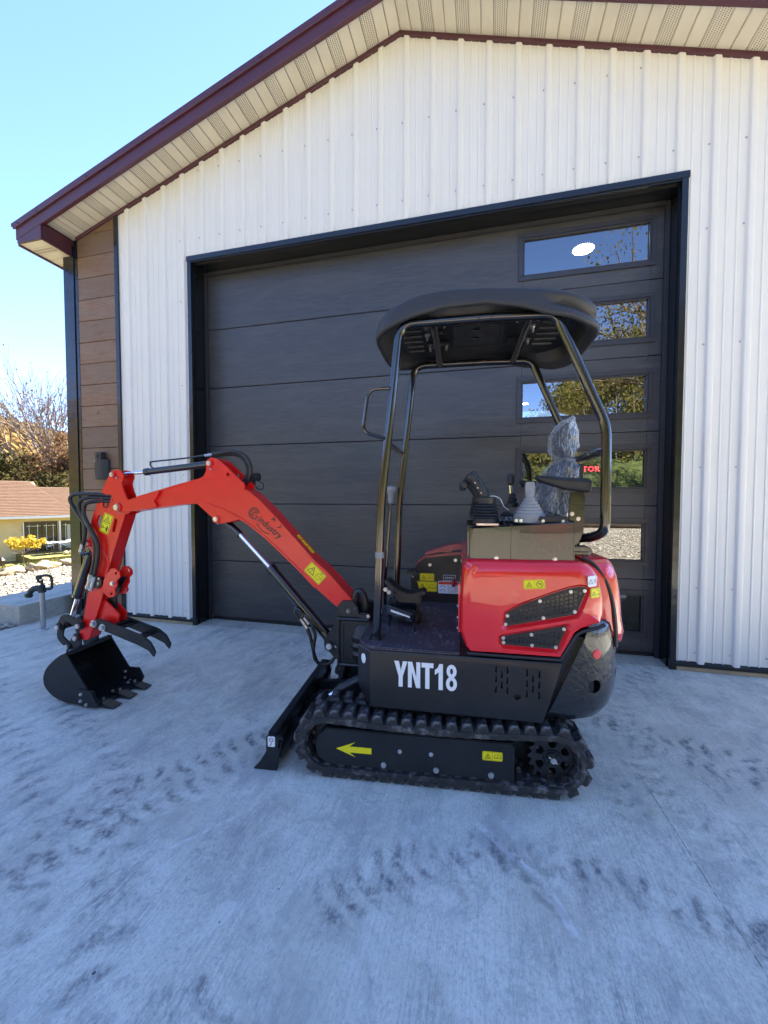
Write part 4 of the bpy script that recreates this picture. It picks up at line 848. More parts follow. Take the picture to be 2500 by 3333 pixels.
# ---------------------------------------------------------------- undercarriage
def track_point(s):
    """belt pitch line: s in metres along the loop -> (u, z, tangent angle)"""
    cf_, cr_, zc, r = .505, -.520, .163, .117
    L1 = cf_-cr_; A = PI*r; s = s % (2*L1+2*A)
    if s < L1: return (cf_-s, zc-r, PI)                              # bottom, running rearwards
    s -= L1
    if s < A: a = -PI/2 - s/r; return (cr_+r*math.cos(a), zc+r*math.sin(a), a-PI/2)
    s -= A
    if s < L1: 
        sag = .018*math.sin(PI*s/L1); return (cr_+s, zc+r-sag, 0)
    s -= L1; a = PI/2 - s/r; return (cf_+r*math.cos(a), zc+r*math.sin(a), a-PI/2)
LT = 2*(1.025)+2*PI*.117
def make_track(side, real_lugs):
    yc = .375*side; w = .115; rings = []; n = 150
    for i in range(n):
        u, z, a = track_point(LT*i/n); nrm = Vector((math.sin(a), 0, -math.cos(a))); nrm = -nrm
        # outward normal: below the belt it points down
        c = Vector((u, 0, z)); out = Vector((math.cos(a+PI/2), 0, math.sin(a+PI/2)))
        prof = [(-w, -.012), (-w, .013), (-w*.9, .018), (w*.9, .018), (w, .013), (w, -.012), (w*.8, -.016), (w*.45, -.018), (-w*.45, -.018), (-w*.8, -.016)]
        rings.append([tuple(c + out*h + Vector((0, yc+y, 0))) for y, h in prof])
    rings.append(rings[0]); mb = MB(); mb.loft(rings, False, False); belt = lower(mb.build('track_belt', M['rubber'], ex, True, 40))
    NL = 41
    def lug_bm(sg):
        t = MB()
        b = [(-.030, .006), (.016, .006), (.030, .048), (.030, .110), (-.022, .110), (-.022, .052)]; top = [(-.022, .013), (.010, .013), (.023, .050), (.024, .102), (-.014, .102), (-.015, .050)]
        t.loft([[(x, y*sg, .012) for x, y in b], [(x, y*sg, .034) for x, y in [(p[0]*.92, p[1]) for p in b]], [(x, y*sg, .046) for x, y in top]]); return t
    if real_lugs:
        src = {}
        for sg in (1, -1): src[sg] = lug_bm(sg)
        protos = {}
        for i in range(NL):
            for sg in (1, -1):
                u, z, a = track_point(LT*(i+(.5 if sg < 0 else 0))/NL)
                if sg not in protos:
                    o = src[sg].build('lug', M['rubber'], belt, True, 25); protos[sg] = o
                else: o = inst(protos[sg], 'lug', belt)
                o.location = (u, yc, z); o.rotation_euler = (0, -a, 0)
    else:
        mb = MB()
        for i in range(NL):
            for sg in (1, -1):
                u, z, a = track_point(LT*(i+(.5 if sg < 0 else 0))/NL); t = lug_bm(sg); t.bm.transform(Matrix.Translation((u, yc, z)) @ Matrix.Rotation(-a, 4, 'Y'))
                m = bpy.data.meshes.new('x'); t.bm.to_mesh(m); t.bm.free(); mb.bm.from_mesh(m)
        mb.build('lug', M['rubber'], belt, True, 25, kind='stuff')
    mb = MB()
    for i in range(NL):
        u, z, a = track_point(LT*i/NL); t = MB(); t.box(-.017, .017, -.105, .105, -.022, -.012, .003, 1); t.box(-.012, .012, -.05, -.02, -.05, -.02, .006, 1); t.box(-.012, .012, .02, .05, -.05, -.02, .006, 1)
        t.bm.transform(Matrix.Translation((u, yc, z)) @ Matrix.Rotation(-a, 4, 'Y')); m = bpy.data.meshes.new('x'); t.bm.to_mesh(m); t.bm.free(); mb.bm.from_mesh(m)
    mb.build('core_link', M['iron'], belt, True, 35, kind='stuff')
    # frame plate
    yo = side*.478; yi = side*.40
    mb = MB(); mb.prism(rnd([(.505, .238), (-.345, .236), (-.352, .058), (.495, .062), (.548, .095), (.562, .149), (.545, .20)], [.01, .006, .006, .01, .03, .03, .03]), yi, yo, bev=.004)
    mb.box(-.35, -.338, side*.36, side*.4795, .07, .226, .002); mb.box(-.34, .50, side*.33, side*.405, .08, .225); mb.box(-.475, -.339, side*.28, side*.335, .085, .235)
    fr = lower(mb.build('track_frame', M['satin'], ex))
    if side > 0:
        mb = MB(); mb.prism(rnd([(.172, .19), (-.012, .186), (-.012, .108), (.172, .112)], .012), yo-.001, yo+.0018, bev=.0008, seg=1); mb.build('access_plate', M['satin'], fr)
        for (u, z, r) in ((.159, .156, .0085), (.016, .156, .0085), (.234, .085, .011), (-.007, .084, .011), (-.25, .085, .011)):
            mb = MB(); bolt(mb, (u, yo, z), (0, 1, 0), r, r*.9); mb.build('bolt', M['zinc'], fr)
        w, h = .168, .070
        ar = [(0, .034), (.092, .070), (.062, .048), (.168, .048), (.168, .020), (.062, .020), (.092, 0)]
        mb = MB(); mb.prism([(.459-x, .111+y) for x, y in ar], yo, yo+.0016, bev=0); mb.build('arrow_sticker', M['yellow'], fr, False)
        warn('warning_sticker', fr, (-.211, yo, .152), .088, .041)
    for u in (.234, -.007, -.25):
        mb = MB(); mb.lathe([(.02, 0), (.038, .0), (.042, .008), (.042, .04), (.036, .045), (.036, .065), (.042, .07), (.042, .095), (.03, .10)], (u, side*.415-.05, .084), (0, 1, 0), 20); lower(mb.build('track_roller', M['iron'], ex))
    # idler
    mb = MB(); mb.lathe([(.02, 0), (.085, .0), (.092, .012), (.094, .03), (.094, .07), (.085, .085), (.02, .09)], (.505, yc-.045, .162), (0, 1, 0), 28); lower(mb.build('idler_wheel', M['steel'], ex))
    # sprocket: toothed rim with six openings, hub and axle
    out = []
    for i in range(17):
        for f_, r_ in ((-.30, .092), (-.16, .107), (.16, .107), (.30, .092)): a = 2*PI*(i+f_)/17; out.append((-.520+r_*math.cos(a), .162+r_*math.sin(a)))
    mb = MB(); mb.prism(out, yc-.02+.04*side, yc+.02+.04*side, bev=.003, seg=1); sp = mb.build('sprocket', M['steel'], ex)
    c = MB()
    for i in range(6):
        a0 = 2*PI*(i+.5)/6; pts = []
        for da, r_ in ((-.30, .072), (-.1, .078), (.1, .078), (.30, .072), (.24, .046), (-.24, .046)): pts.append((-.520+r_*math.cos(a0+da), .162+r_*math.sin(a0+da)))
        c.prism(rnd(pts, .008), yc-.2, yc+.2)
    cut(sp, c); sp.parent = ex; lower(sp)
    mb = MB(); mb.lathe([(.010, -.06), (.042, -.06), (.042, .0), (.042, .018), (.036, .026), (.030, .026), (.030, .034), (.02, .034)], (-.520, yc+.04*side+(.0 if side > 0 else 0), .162), (0, side, 0), 28); lower(mb.build('final_drive', M['steel'], ex))
    if side > 0:
        hub = bpy.data.objects[sp.name]; mb = MB(); bolt(mb, (-.520, yc+.074, .162), (0, 1, 0), .014, .014, False); mb.cyl((-.538, yc+.080, .147), (-.500, yc+.083, .178), .0022, n=6); mb.build('hub_bolt', M['zinc'], sp)
        for i in range(6):
            a = 2*PI*(i+.25)/6; mb = MB(); bolt(mb, (-.520+.024*math.cos(a), yc+.073, .162+.024*math.sin(a)), (0, 1, 0), .005, .006, False); mb.build('hub_bolt', M['steel'], sp)
make_track(1, True); make_track(-1, False)
mb = MB(); mb.box(-.34, .34, -.27, .27, .11, .25, .02); mb.box(-.22, .28, -.36, .36, .10, .21, .01); mb.box(.30, .40, -.20, .20, .13, .23, .01); lower(mb.build('carbody', M['satin'], ex))
mb = MB(); mb.lathe([(.20, .24), (.235, .25), (.235, .30), (.21, .30), (.21, .345)], (0, 0, 0), (0, 0, 1), 36); mb.build('slew_ring', M['steel'], ex)
# dozer blade
sec = smooth_path([(.806, .174, 0), (.782, .13, 0), (.786, .075, 0), (.815, .028, 0), (.872, .002, 0)], 4)
pl = [(p.x, p.y) for p in sec] + [(.858, .0), (.80, .014), (.770, .07), (.762, .13), (.772, .172)]
mb = MB(); mb.prism(pl, -.452, .452, bev=.001, seg=1); mb.prism([(.772, .150), (.806, .150), (.808, .178), (.768, .178)], -.4515, .4515, bev=.002); mb.box(.742, .768, -.448, .448, .05, .09, .004); blade = lower(mb.build('dozer_blade', M['steel'], ex))
ep = rnd([(.810, .172), (.722, .166), (.738, .125), (.748, .07), (.758, .0), (.880, .0), (.836, .045), (.812, .085)], [.012, .012, 0, 0, .004, .004, .02, .03])
for sd_ in (1, -1):
    mb = MB(); mb.prism(ep, .4525*sd_, .470*sd_, bev=.002); o = mb.build('end_plate', M['steel'], ex)
    c = MB(); c.prism(rnd([(.748, .156), (.730, .156), (.744, .112), (.750, .112)], .004), .4*sd_, .5*sd_); cut(o, c); o.parent = blade
decal('lifting_sticker', blade, (.801, .4702, .118), NX, UP, .036, .050, 'white', [stroke(circle(.018, .034, .010, 12), .0025, True), stroke([(.010, .034), (.026, .034)], .002), stroke([(.018, .022), (.018, .012), (.013, .006), (.010, .010)], .003)])
for sd_ in (1, -1):
    mb = MB(); mb.prism(rnd([(.30, .145), (.45, .150), (.77, .130), (.77, .075), (.45, .085), (.30, .095)], .01), sd_*.235-.02, sd_*.235+.02, bev=.003); mb.build('blade_arm', M['steel'], blade)
mb = MB(); mb.box(.60, .62, -.215, .215, .085, .13, .003); mb.box(.44, .46, -.215, .215, .10, .145, .003); mb.build('blade_crossbar', M['steel'], blade)
mb = MB(); mb.cyl((.30, .0, .335), (.565, 0, .185), .036, n=20, bev=.004); mb.cyl((.56, 0, .188), (.585, 0, .172), .028, n=20); cyl_ = lower(mb.build('blade_cylinder', M['steel'], ex))
mb = MB(); mb.cyl((.58, 0, .176), (.635, 0, .142), .016, n=16); mb.build('cylinder_rod', M['chrome'], cyl_)
mb = MB(); mb.cyl((.645, -.05, .137), (.645, .055, .137), .017, n=16, bev=.002); mb.prism(rnd([(.61, .16), (.66, .165), (.78, .12), (.78, .09), (.66, .105)], .01), -.04, -.028); mb.prism(rnd([(.61, .16), (.66, .165), (.78, .12), (.78, .09), (.66, .105)], .01), .028, .04); mb.build('pin', M['steel'], cyl_)

# ---------------------------------------------------------------- swing post and boom
sw = [(.56, .70), (.53, .735), (.47, .735), (.44, .70), (.431, .657), (.44, .62), (.44, .37), (.516, .362), (.55, .386), (.58, .402), (.611, .436), (.640, .466), (.640, .50), (.604, .557), (.575, .60)]
mb = MB()
for s in (1, -1): mb.prism(rnd(sw, .012), s*.062, s*.082, bev=.003)
mb.box(.445, .555, -.063, .063, .36, .40, .004); mb.box(.445, .54, -.063, .063, .585, .62, .004); mb.box(.50, .54, -.063, .063, .40, .585)
post = mb.build('swing_post', M['steel'], ex)
mb = MB()
path = [(.375, .089, .632), (.53, .089, .632), (.548, .089, .615), (.548, .089, .39), (.53, .089, .372), (.375, .089, .372)]
mb.tube(smooth_path(path, 3), .011, 8); mb.prism(rnd([(.545, .63), (.37, .63), (.37, .60), (.52, .60), (.52, .40), (.37, .40), (.37, .372), (.545, .372)], .01), .05, .088, bev=.003); mb.build('swing_bracket', M['steel'], post)
mb = MB(); mb.lathe([(.075, .36), (.10, .38), (.112, .43), (.104, .45), (.116, .48), (.108, .50), (.116, .53), (.104, .555), (.10, .58), (.075, .62)], (.40, .0, 0), (0, 0, 1), 28); mb.build('hose_boot', M['hose'], post)
mb = MB(); mb.cyl((.41, 0, .33), (.41, 0, .72), .045, n=20, bev=.004); mb.tube(smooth_path([(.47, .04, .70), (.455, .04, .775), (.425, .04, .775), (.407, .04, .72), (.407, .04, .66)], 4), .022, 8); mb.box(.36, .43, .06, .11, .64, .675, .008); mb.build('swing_pivot', M['steel'], post)
mb = MB(); bolt(mb, (.372, .11, .662), (0, 1, 0), .008, .01); mb.build('bolt', M['zinc'], post)

def pin(parent, u, z, y, r=.017, col='red', h=.018):
    mb = MB(); mb.cyl((u, y-.004, z), (u, y+h*.6, z), r*1.7, n=24, bev=.003); mb.build('pin_boss', M[col], parent)
    mb = MB(); mb.cyl((u, y+h*.6, z), (u, y+h, z), r, n=20, bev=.002); mb.cyl((u, y+h, z), (u, y+h+.001, z), r*.25, n=8); mb.build('pin', M['zinc'], parent)
def nipple(parent, u, z, y): mb = MB(); mb.cyl((u, y, z), (u-.012, y+.012, z-.006), .004, n=8); mb.cyl((u-.012, y+.012, z-.006), (u-.016, y+.016, z-.008), .0055, n=8); mb.build('grease_nipple', M['zinc'], parent)

BW = .060
btop = [(.451, .679), (.455, .717), (.481, .741), (.622, .886), (.721, .968), (.85, 1.105), (.967, 1.227), (1.042, 1.299), (1.098, 1.345), (1.194, 1.397), (1.291, 1.428), (1.38, 1.438), (1.44, 1.432), (1.599, 1.395), (1.738, 1.358), (1.871, 1.325), (1.978, 1.292), (2.030, 1.275)]
bbot = [(2.040, 1.255), (2.030, 1.232), (1.999, 1.222), (1.96, 1.227), (1.807, 1.250), (1.647, 1.272), (1.492, 1.289), (1.394, 1.284), (1.288, 1.252), (1.20, 1.212), (1.12, 1.165), (1.016, 1.090), (.913, 1.001), (.794, .893), (.703, .80), (.569, .694), (.543, .672), (.515, .652), (.481, .650)]
mb = MB(); mb.prism(btop+bbot, -BW+.006, BW-.006, bev=.002)
# top and bottom flange plates a little proud of the side plates
def ribbon(pts, th, y0, y1):
    n = len(pts); up_ = []; 
    for i in range(n):
        a = Vector(pts[max(0, i-1)]); b = Vector(pts[min(n-1, i+1)]); d = (b-a).normalized(); nn = Vector((-d.y, d.x)); up_.append((Vector(pts[i])+nn*th, Vector(pts[i])-nn*th))
    mb.loft([[(p.x, y0, p.y), (q.x, y0, q.y), (q.x, y1, q.y), (p.x, y1, p.y)] for p, q in up_])
ribbon(btop[3:16], .0045, -BW, BW); ribbon(bbot[4:15], .0045, -BW, BW)
boom = mb.build('boom', M['boomred'], ex)
for s in (1, -1):
    mb = MB(); mb.prism(rnd([(.470, .66), (.452, .69), (.462, .722), (.60, .868), (.70, .955), (.752, .985), (.735, .93), (.760, .862), (.70, .80), (.565, .690), (.53, .660)], .012), s*(BW-.008), s*(BW+.004), bev=.002); mb.build('foot_doubler', M['boomred'], boom)
    mb = MB(); mb.prism(rnd([(1.70, 1.366), (1.87, 1.322), (1.985, 1.290), (2.036, 1.272), (2.042, 1.250), (2.02, 1.226), (1.96, 1.226), (1.80, 1.250), (1.72, 1.262), (1.745, 1.30), (1.722, 1.325)], [.008, 0, .02, .02, .02, .02, .01, 0, .01, .012, .012]), s*(BW-.008), s*(BW+.014), bev=.002); mb.build('tip_doubler', M['boomred'], boom)
    mb = MB(); mb.prism(rnd([(1.452, 1.428), (1.41, 1.450), (1.392, 1.478), (1.386, 1.536), (1.360, 1.565), (1.318, 1.556), (1.289, 1.537), (1.138, 1.402), (1.134, 1.372), (1.20, 1.395), (1.29, 1.424), (1.38, 1.434)], [0, .02, .02, .02, .025, .015, .02, .008, .008, 0, 0, 0], 4), s*(BW-.016), s*(BW+.0025), bev=.002); o = mb.build('cylinder_bracket', M['boomred'], boom)
    c = MB(); c.cyl((1.244, -.2, 1.459), (1.244, .2, 1.459), .012, n=16); cut(o, c); o.parent = boom
    mb = MB(); mb.prism(rnd([(1.462, 1.290), (1.344, 1.191), (1.332, 1.166), (1.304, 1.160), (1.168, 1.190), (1.20, 1.214), (1.29, 1.254), (1.394, 1.286)], [0, .01, .02, .02, .004, 0, 0, 0]), s*(BW-.016), s*(BW+.0025), bev=.002); mb.build('lift_bracket', M['boomred'], boom)
pin(boom, 1.363, 1.527, BW+.0025, .014); pin(boom, 1.324, 1.191, BW+.0025, .014); pin(boom, .499, .677, BW+.004, .019); pin(boom, 2.005, 1.258, BW+.014, .018)
nipple(boom, 1.363, 1.500, BW+.003); nipple(boom, 1.320, 1.170, BW+.003); nipple(boom, .535, .660, BW); nipple(boom, .470, .700, BW+.006); nipple(boom, 1.99, 1.235, BW+.014); nipple(boom, 2.012, 1.286, BW+.014)
# lettering on the boom: round emblem and word with a swoosh, black on a clear label
rtv = Vector((-.248, 0, -.199)).normalized(); upv = Vector((rtv.z, 0, -rtv.x))
if upv.z < 0: upv = -upv
o0 = Vector((1.1325, BW-.0045, 1.217))
mats = [M['ink']]; mb = MB()
def put(V, F, dx, dy, sc=1.0, lay=.0): mb.faces([tuple(o0 + rtv*(dx+x*sc) + upv*(dy+y*sc) + Vector((0, lay, 0))) for x, y in V], F)
V, F = stroke([(.034+.032*math.cos(a), .040+.032*math.sin(a)) for a in np.linspace(R(40), R(335), 20)], .007); put(V, F, 0, 0)
V, F = stroke([(.034+.020*math.cos(a), .040+.020*math.sin(a)) for a in np.linspace(R(60), R(300), 14)], .005); put(V, F, 0, 0, 1, .0001)
V, F = stroke([(.052, .050), (.032, .050), (.030, .022)], .006); put(V, F, 0, 0, 1, .0002)
V, F = stroke([(.046, .036), (.066, .036), (.060, .016)], .006); put(V, F, 0, 0, 1, .0003)
V, F = text_polys('industry', .058, .12, .88, .0012, 1.05); put(V, F, .074, .020, 1, .0001)
V, F = stroke([(.085+.10*t_, .006-.045*t_*(1-t_)*1.3) for t_ in np.linspace(0, 1, 12)], .005); put(V, F, 0, 0, 1, .0002)
V, F = stroke([(.195+.018*math.cos(a), .086+.018*math.sin(a)) for a in np.linspace(R(-75), R(80), 10)], .006); put(V, F, 0, 0, 1, .0002)
V, F = poly([(.138, .078), (.152, .088), (.166, .078), (.160, .094), (.166, .104), (.152, .098), (.140, .106), (.145, .092)]); put(V, F, 0, 0, 1, .0003)
mb.build('boom_lettering', mats, boom, False)
# yellow labels on the boom
w, h = .122, .072
gl = g_frame(w, h) + g_excl(w*.30, h*.5, h*.33) + [stroke([(w*.6, h*.2), (w*.6, h*.6), (w*.68, h*.75), (w*.86, h*.75), (w*.9, h*.4), (w*.8, h*.25), (w*.62, h*.25)], h*.03), stroke([(w*.66, h*.5), (w*.86, h*.5)], h*.03), stroke([(w*.72, h*.75), (w*.72, h*.9), (w*.82, h*.9)], h*.03)]
decal('boom_sticker', boom, (.766, BW+.0042, .898), (-.73, 0, -.68), (-.68, 0, .73), w, h, 'yellow', gl)
tu = Vector((-.104, 0, -.110)).normalized()
for (a_, l_) in ((.0, .036), (.040, .052), (.095, .052)):
    o_ = Vector((.838, .0, 1.092)) + tu*a_
    nrm_ = Vector((-tu.z, 0, tu.x)); nrm_ = nrm_ if nrm_.z > 0 else -nrm_
    decal('boom_top_sticker', boom, o_ + nrm_*.0062, tu, (0, -1, 0), l_-.003, .030, 'yellow', [stroke([(l_*.3, .008), (l_*.5, .022), (l_*.7, .008)], .003)])

# boom cylinder
mb = MB(); mb.cyl((.628, 0, .478), (1.008, 0, .894), .031, n=24, bev=.004); mb.cyl((.985, 0, .869), (1.012, 0, .898), .035, n=24, bev=.003); mb.cyl((.600, -.05, .450), (.600, .05, .450), .03, n=16)
bc = mb.build('boom_cylinder', M['gloss'], ex)
mb = MB(); mb.cyl((1.0, 0, .886), (1.215, 0, 1.105), .0155, n=18); mb.build('cylinder_rod', M['chrome'], bc)
mb = MB(); mb.cyl((1.205, 0, 1.092), (1.315, 0, 1.19), .024, .020, 16); mb.cyl((1.324, -.04, 1.191), (1.324, .04, 1.191), .026, n=16); mb.build('rod_eye', M['gloss'], bc)
pin(post, .606, .470, .083, .017, 'steel'); nipple(post, .575, .475, .084)
mb = MB(); mb.tube(smooth_path([(.838, .034, .672), (.75, .034, .608), (.665, .034, .530)], 4), .006, 8); mb.tube(smooth_path([(.795, .04, .593), (.832, .04, .634), (.832, .04, .658), (.808, .04, .658), (.782, .04, .630), (.797, .04, .604)], 4), .006, 8); mb.build('oil_pipe', M['gloss'], bc)
mb = MB(); mb.cyl((.797, .04, .600), (.757, .04, .547), .0095, n=8); mb.cyl((.775, .045, .612), (.745, .045, .575), .008, n=8); mb.build('hose_fitting', M['zinc'], bc)
mb = MB(); mb.tube(smooth_path([(.757, .04, .547), (.738, .04, .50), (.720, .04, .421), (.707, .04, .365), (.672, .03, .334), (.622, .02, .346), (.587, .0, .389), (.56, -.02, .42)], 5), .0105, 10); mb.build('hose', M['hose'], bc)
mb = MB(); mb.tube(smooth_path([(.722, .05, .562), (.704, .05, .516), (.712, .05, .459), (.716, .05, .415), (.70, .04, .36)], 5), .0095, 10); mb.build('hose', M['hose'], bc)

# arm cylinder over the boom
mb = MB(); mb.cyl((1.385, 0, 1.530), (1.862, 0, 1.484), .0215, n=24, bev=.003); mb.cyl((1.835, 0, 1.487), (1.866, 0, 1.484), .024, n=24, bev=.003); mb.cyl((1.363, -.04, 1.530), (1.363, .04, 1.530), .026, n=18)
ac = mb.build('arm_cylinder', M['gloss'], ex)
mb = MB(); mb.cyl((1.86, 0, 1.4845), (2.028, 0, 1.472), .0115, n=18); mb.build('cylinder_rod', M['chrome'], ac)
mb = MB(); mb.cyl((2.018, 0, 1.473), (2.05, 0, 1.470), .018, n=14); mb.cyl((2.046, -.038, 1.468), (2.046, .038, 1.468), .022, n=16); mb.build('rod_eye', M['steel'], ac)
mb = MB(); mb.tube(smooth_path([(1.80, .01, 1.508), (1.815, .01, 1.523), (1.815, .01, 1.540), (1.80, .01, 1.549), (1.60, .012, 1.564), (1.42, .015, 1.581)], 5), .0052, 8); mb.build('oil_pipe', M['gloss'], ac)
mb = MB(); mb.cyl((1.425, .018, 1.580), (1.37, .02, 1.586), .0085, n=8); mb.cyl((1.395, .019, 1.583), (1.385, .02, 1.584), .011, n=6); mb.build('hose_fitting', M['zinc'], ac)
mb = MB(); mb.tube(smooth_path([(1.372, .02, 1.586), (1.30, .025, 1.594), (1.222, .03, 1.600), (1.155, .03, 1.575), (1.118, .03, 1.520), (1.118, .025, 1.46), (1.145, .015, 1.415), (1.17, .0, 1.40)], 6), .0115, 10); mb.build('hose', M['hose'], ac)
mb = MB(); mb.tube(smooth_path([(1.40, -.02, 1.58), (1.31, -.02, 1.588), (1.24, -.02, 1.585), (1.19, -.02, 1.555), (1.16, -.02, 1.48), (1.19, -.01, 1.41)], 6), .010, 10); mb.build('hose', M['hose'], ac)
# work lamp on the far side of the boom
mb = MB(); mb.box(1.115, 1.185, -.11, -.066, 1.425, 1.475, .008); mb.box(1.14, 1.165, -.068, -.058, 1.38, 1.43); wlmp = mb.build('work_lamp', M['plastic'], boom)
mb = MB(); mb.tube(smooth_path([(1.15, -.085, 1.43), (1.138, -.085, 1.38), (1.10, -.085, 1.375), (1.092, -.085, 1.405), (1.118, -.085, 1.42)], 5), .0035, 6); mb.build('lamp_cable', M['hose'], wlmp)

# ---------------------------------------------------------------- arm
AW = .056
apts = [(2.072, 1.478), (2.112, 1.413), (2.168, 1.304), (2.221, 1.177), (2.246, 1.049), (2.266, 1.018), (2.240, .985), (2.222, .955), (2.238, .80), (2.256, .713), (2.278, .64), (2.302, .53), (2.330, .462), (2.336, .405), (2.305, .378), (2.262, .392), (2.157, .658), (2.070, .942), (1.966, 1.213), (1.93, 1.225), (1.925, 1.275), (1.957, 1.322), (1.977, 1.365), (1.988, 1.410), (1.968, 1.456), (1.998, 1.494), (2.036, 1.500)]
ar_ = [.02, 0, 0, .02, .02, .02, .02, .02, 0, 0, 0, 0, .03, .03, .03, .03, 0, 0, .004, .02, .02, 0, 0, .03, .02, .02, .02]
mb = MB(); mb.prism(rnd(apts, ar_), AW-.014, AW, bev=.002); arm = mb.build('arm', M['boomred'], ex)
c = MB(); c.prism(rnd([(2.150, 1.335), (2.070, 1.340), (2.052, 1.315), (2.068, 1.282), (2.104, 1.245), (2.135, 1.262), (2.132, 1.30)], .02), -.2, .2); c.prism(rnd([(2.168, 1.213), (2.128, 1.203), (2.150, 1.125), (2.192, 1.140)], .022), -.2, .2); c.prism(rnd([(2.045, 1.188), (2.022, 1.180), (2.048, 1.096), (2.070, 1.103)], .011), -.2, .2); cut(arm, c); arm.parent = ex
farp = arm.data.copy(); fo = bpy.data.objects.new('arm_side_plate', farp); COL.objects.link(fo); fo.parent = arm; fo.location = (0, -.034-AW+.014, 0)
mb = MB()
mb.prism([(1.966, 1.213), (2.070, .942), (2.157, .658), (2.262, .392), (2.272, .397), (2.168, .662), (2.081, .946), (1.977, 1.217)], -.030, AW-.004, bev=.001)   # inner web
mb.prism([(2.222, .955), (2.238, .80), (2.256, .713), (2.278, .64), (2.302, .53), (2.330, .462), (2.318, .458), (2.290, .528), (2.266, .637), (2.244, .71), (2.226, .80), (2.210, .955)], -.030, AW-.004)
mb.prism([(2.11, 1.05), (2.222, .955), (2.215, .945), (2.10, 1.04)], -.030, AW-.004); mb.prism([(2.03, 1.40), (2.04, 1.405), (2.09, 1.27), (2.08, 1.265)], -.030, AW-.004)
mb.prism(rnd([(2.16, .655), (2.05, .560), (2.062, .495), (2.10, .488), (2.215, .49)], .01), -.035, -.022); mb.prism(rnd([(2.16, .655), (2.05, .560), (2.062, .495), (2.10, .488), (2.215, .49)], .01), .022, .035)
mb.build('arm_web', M['boomred'], arm)
mb = MB(); mb.tube(smooth_path([(2.225, AW+.001, .955), (2.16, AW+.001, .985), (2.118, AW+.001, .95), (2.098, AW+.001, .90), (2.115, AW+.001, .80), (2.14, AW+.001, .72)], 5), .005, 6); mb.build('weld_seam', M['boomred'], arm)
pin(arm, 2.050, 1.465, AW, .014); pin(arm, 2.250, 1.022, AW, .014); nipple(arm, 2.028, 1.452, AW); nipple(arm, 2.236, 1.005, AW)
d2 = Vector((-.062, 0, -.024)).normalized(); w, h = .070, .128
gl = g_frame(w, h, .02) + g_tri(w*.5, h*.70, w*.33) + [stroke([(w*.12, h*.47), (w*.88, h*.47)], h*.012), stroke([(w*.14, h*.22), (w*.14, h*.34), (w*.30, h*.34), (w*.30, h*.22)], w*.05, True), stroke([(w*.34, h*.26), (w*.55, h*.26)], w*.05), poly(circle(w*.72, h*.36, w*.07, 8)), stroke([(w*.72, h*.33), (w*.72, h*.12)], w*.16), stroke([(w*.58, h*.27), (w*.86, h*.27)], w*.07)]
decal('arm_sticker', arm, (2.164, AW+.0003, 1.106), d2, (-.04, 0, .12), w, h, 'yellow', gl)
# thumb mount plates
for s, ya_, yb2 in ((1, .066, .078), (-1, -.030, -.018)):
    mb = MB(); mb.prism(rnd([(2.115, .800), (2.062, .868), (2.028, .868), (1.998, .845), (1.995, .815), (2.022, .790), (2.018, .762), (2.038, .735), (2.030, .705), (2.050, .685), (2.085, .678), (2.130, .715)], .014), ya_, yb2, bev=.002); o = mb.build('thumb_mount', M['boomred'], arm)
    c = MB(); c.cyl((2.024, -.2, .838), (2.024, .2, .838), .010, n=14); c.cyl((2.062, -.2, .705), (2.062, .2, .705), .010, n=14); cut(o, c); o.parent = arm
mb = MB(); mb.box(2.05, 2.14, AW-.01, AW+.012, .72, .79, .004); mb.build('mount_pad', M['boomred'], arm)
mb = MB(); bolt(mb, (2.05, AW+.022, .772), (0, 1, 0), .013, .014); mb.build('bolt', M['zinc'], arm)
# bucket cylinder on the outer face of the arm
mb = MB(); mb.cyl((2.272, 0, .985), (2.402, 0, .652), .031, n=24, bev=.004); mb.cyl((2.255, -.042, 1.022), (2.255, .042, 1.022), .028, n=18); mb.cyl((2.396, 0, .668), (2.404, 0, .648), .034, n=24, bev=.002)
bk = mb.build('bucket_cylinder', M['gloss'], ex)
mb = MB(); mb.cyl((2.40, 0, .656), (2.455, 0, .500), .0155, n=18); mb.build('cylinder_rod', M['chrome'], bk)
mb = MB(); mb.cyl((2.452, 0, .51), (2.462, 0, .475), .020, n=14); mb.cyl((2.463, -.035, .467), (2.463, .035, .467), .023, n=16); mb.build('rod_eye', M['steel'], bk)
# three hoses looping out of the arm
hp = [[(2.04, 1.328), (2.158, 1.340), (2.299, 1.343), (2.350, 1.328), (2.358, 1.294), (2.314, 1.227), (2.258, 1.155), (2.246, 1.107), (2.254, 1.050), (2.270, 1.005)],
      [(2.04, 1.311), (2.186, 1.321), (2.255, 1.309), (2.283, 1.280), (2.278, 1.232), (2.231, 1.155), (2.180, 1.050), (2.175, .944), (2.204, .822)],
      [(2.04, 1.295), (2.159, 1.297), (2.214, 1.285), (2.236, 1.256), (2.238, 1.203), (2.192, 1.117), (2.146, 1.032), (2.148, .921), (2.176, .815)]]
for i, h_ in enumerate(hp):
    n = len(h_); pts = [(u, (.03 if k == 0 else (.055 if k == 1 else .074+.008*i)), z) for k, (u, z) in enumerate(h_)]
    if i == 0: pts = [(u, y if k < 7 else .080, z) for k, (u, y, z) in enumerate(pts)]
    mb = MB(); mb.tube(smooth_path(pts, 6), .0118, 12); mb.build('hose', M['hose'], arm)
mb = MB(); mb.cyl((2.266, .080, 1.018), (2.284, .080, .970), .013, n=8); mb.build('hose_fitting', M['zinc'], arm)
mb = MB(); mb.tube(smooth_path([(2.282, .080, .975), (2.280, .080, .958), (2.255, .075, .955), (2.222, .03, .965)], 4), .010, 8); mb.build('oil_pipe', M['gloss'], arm)
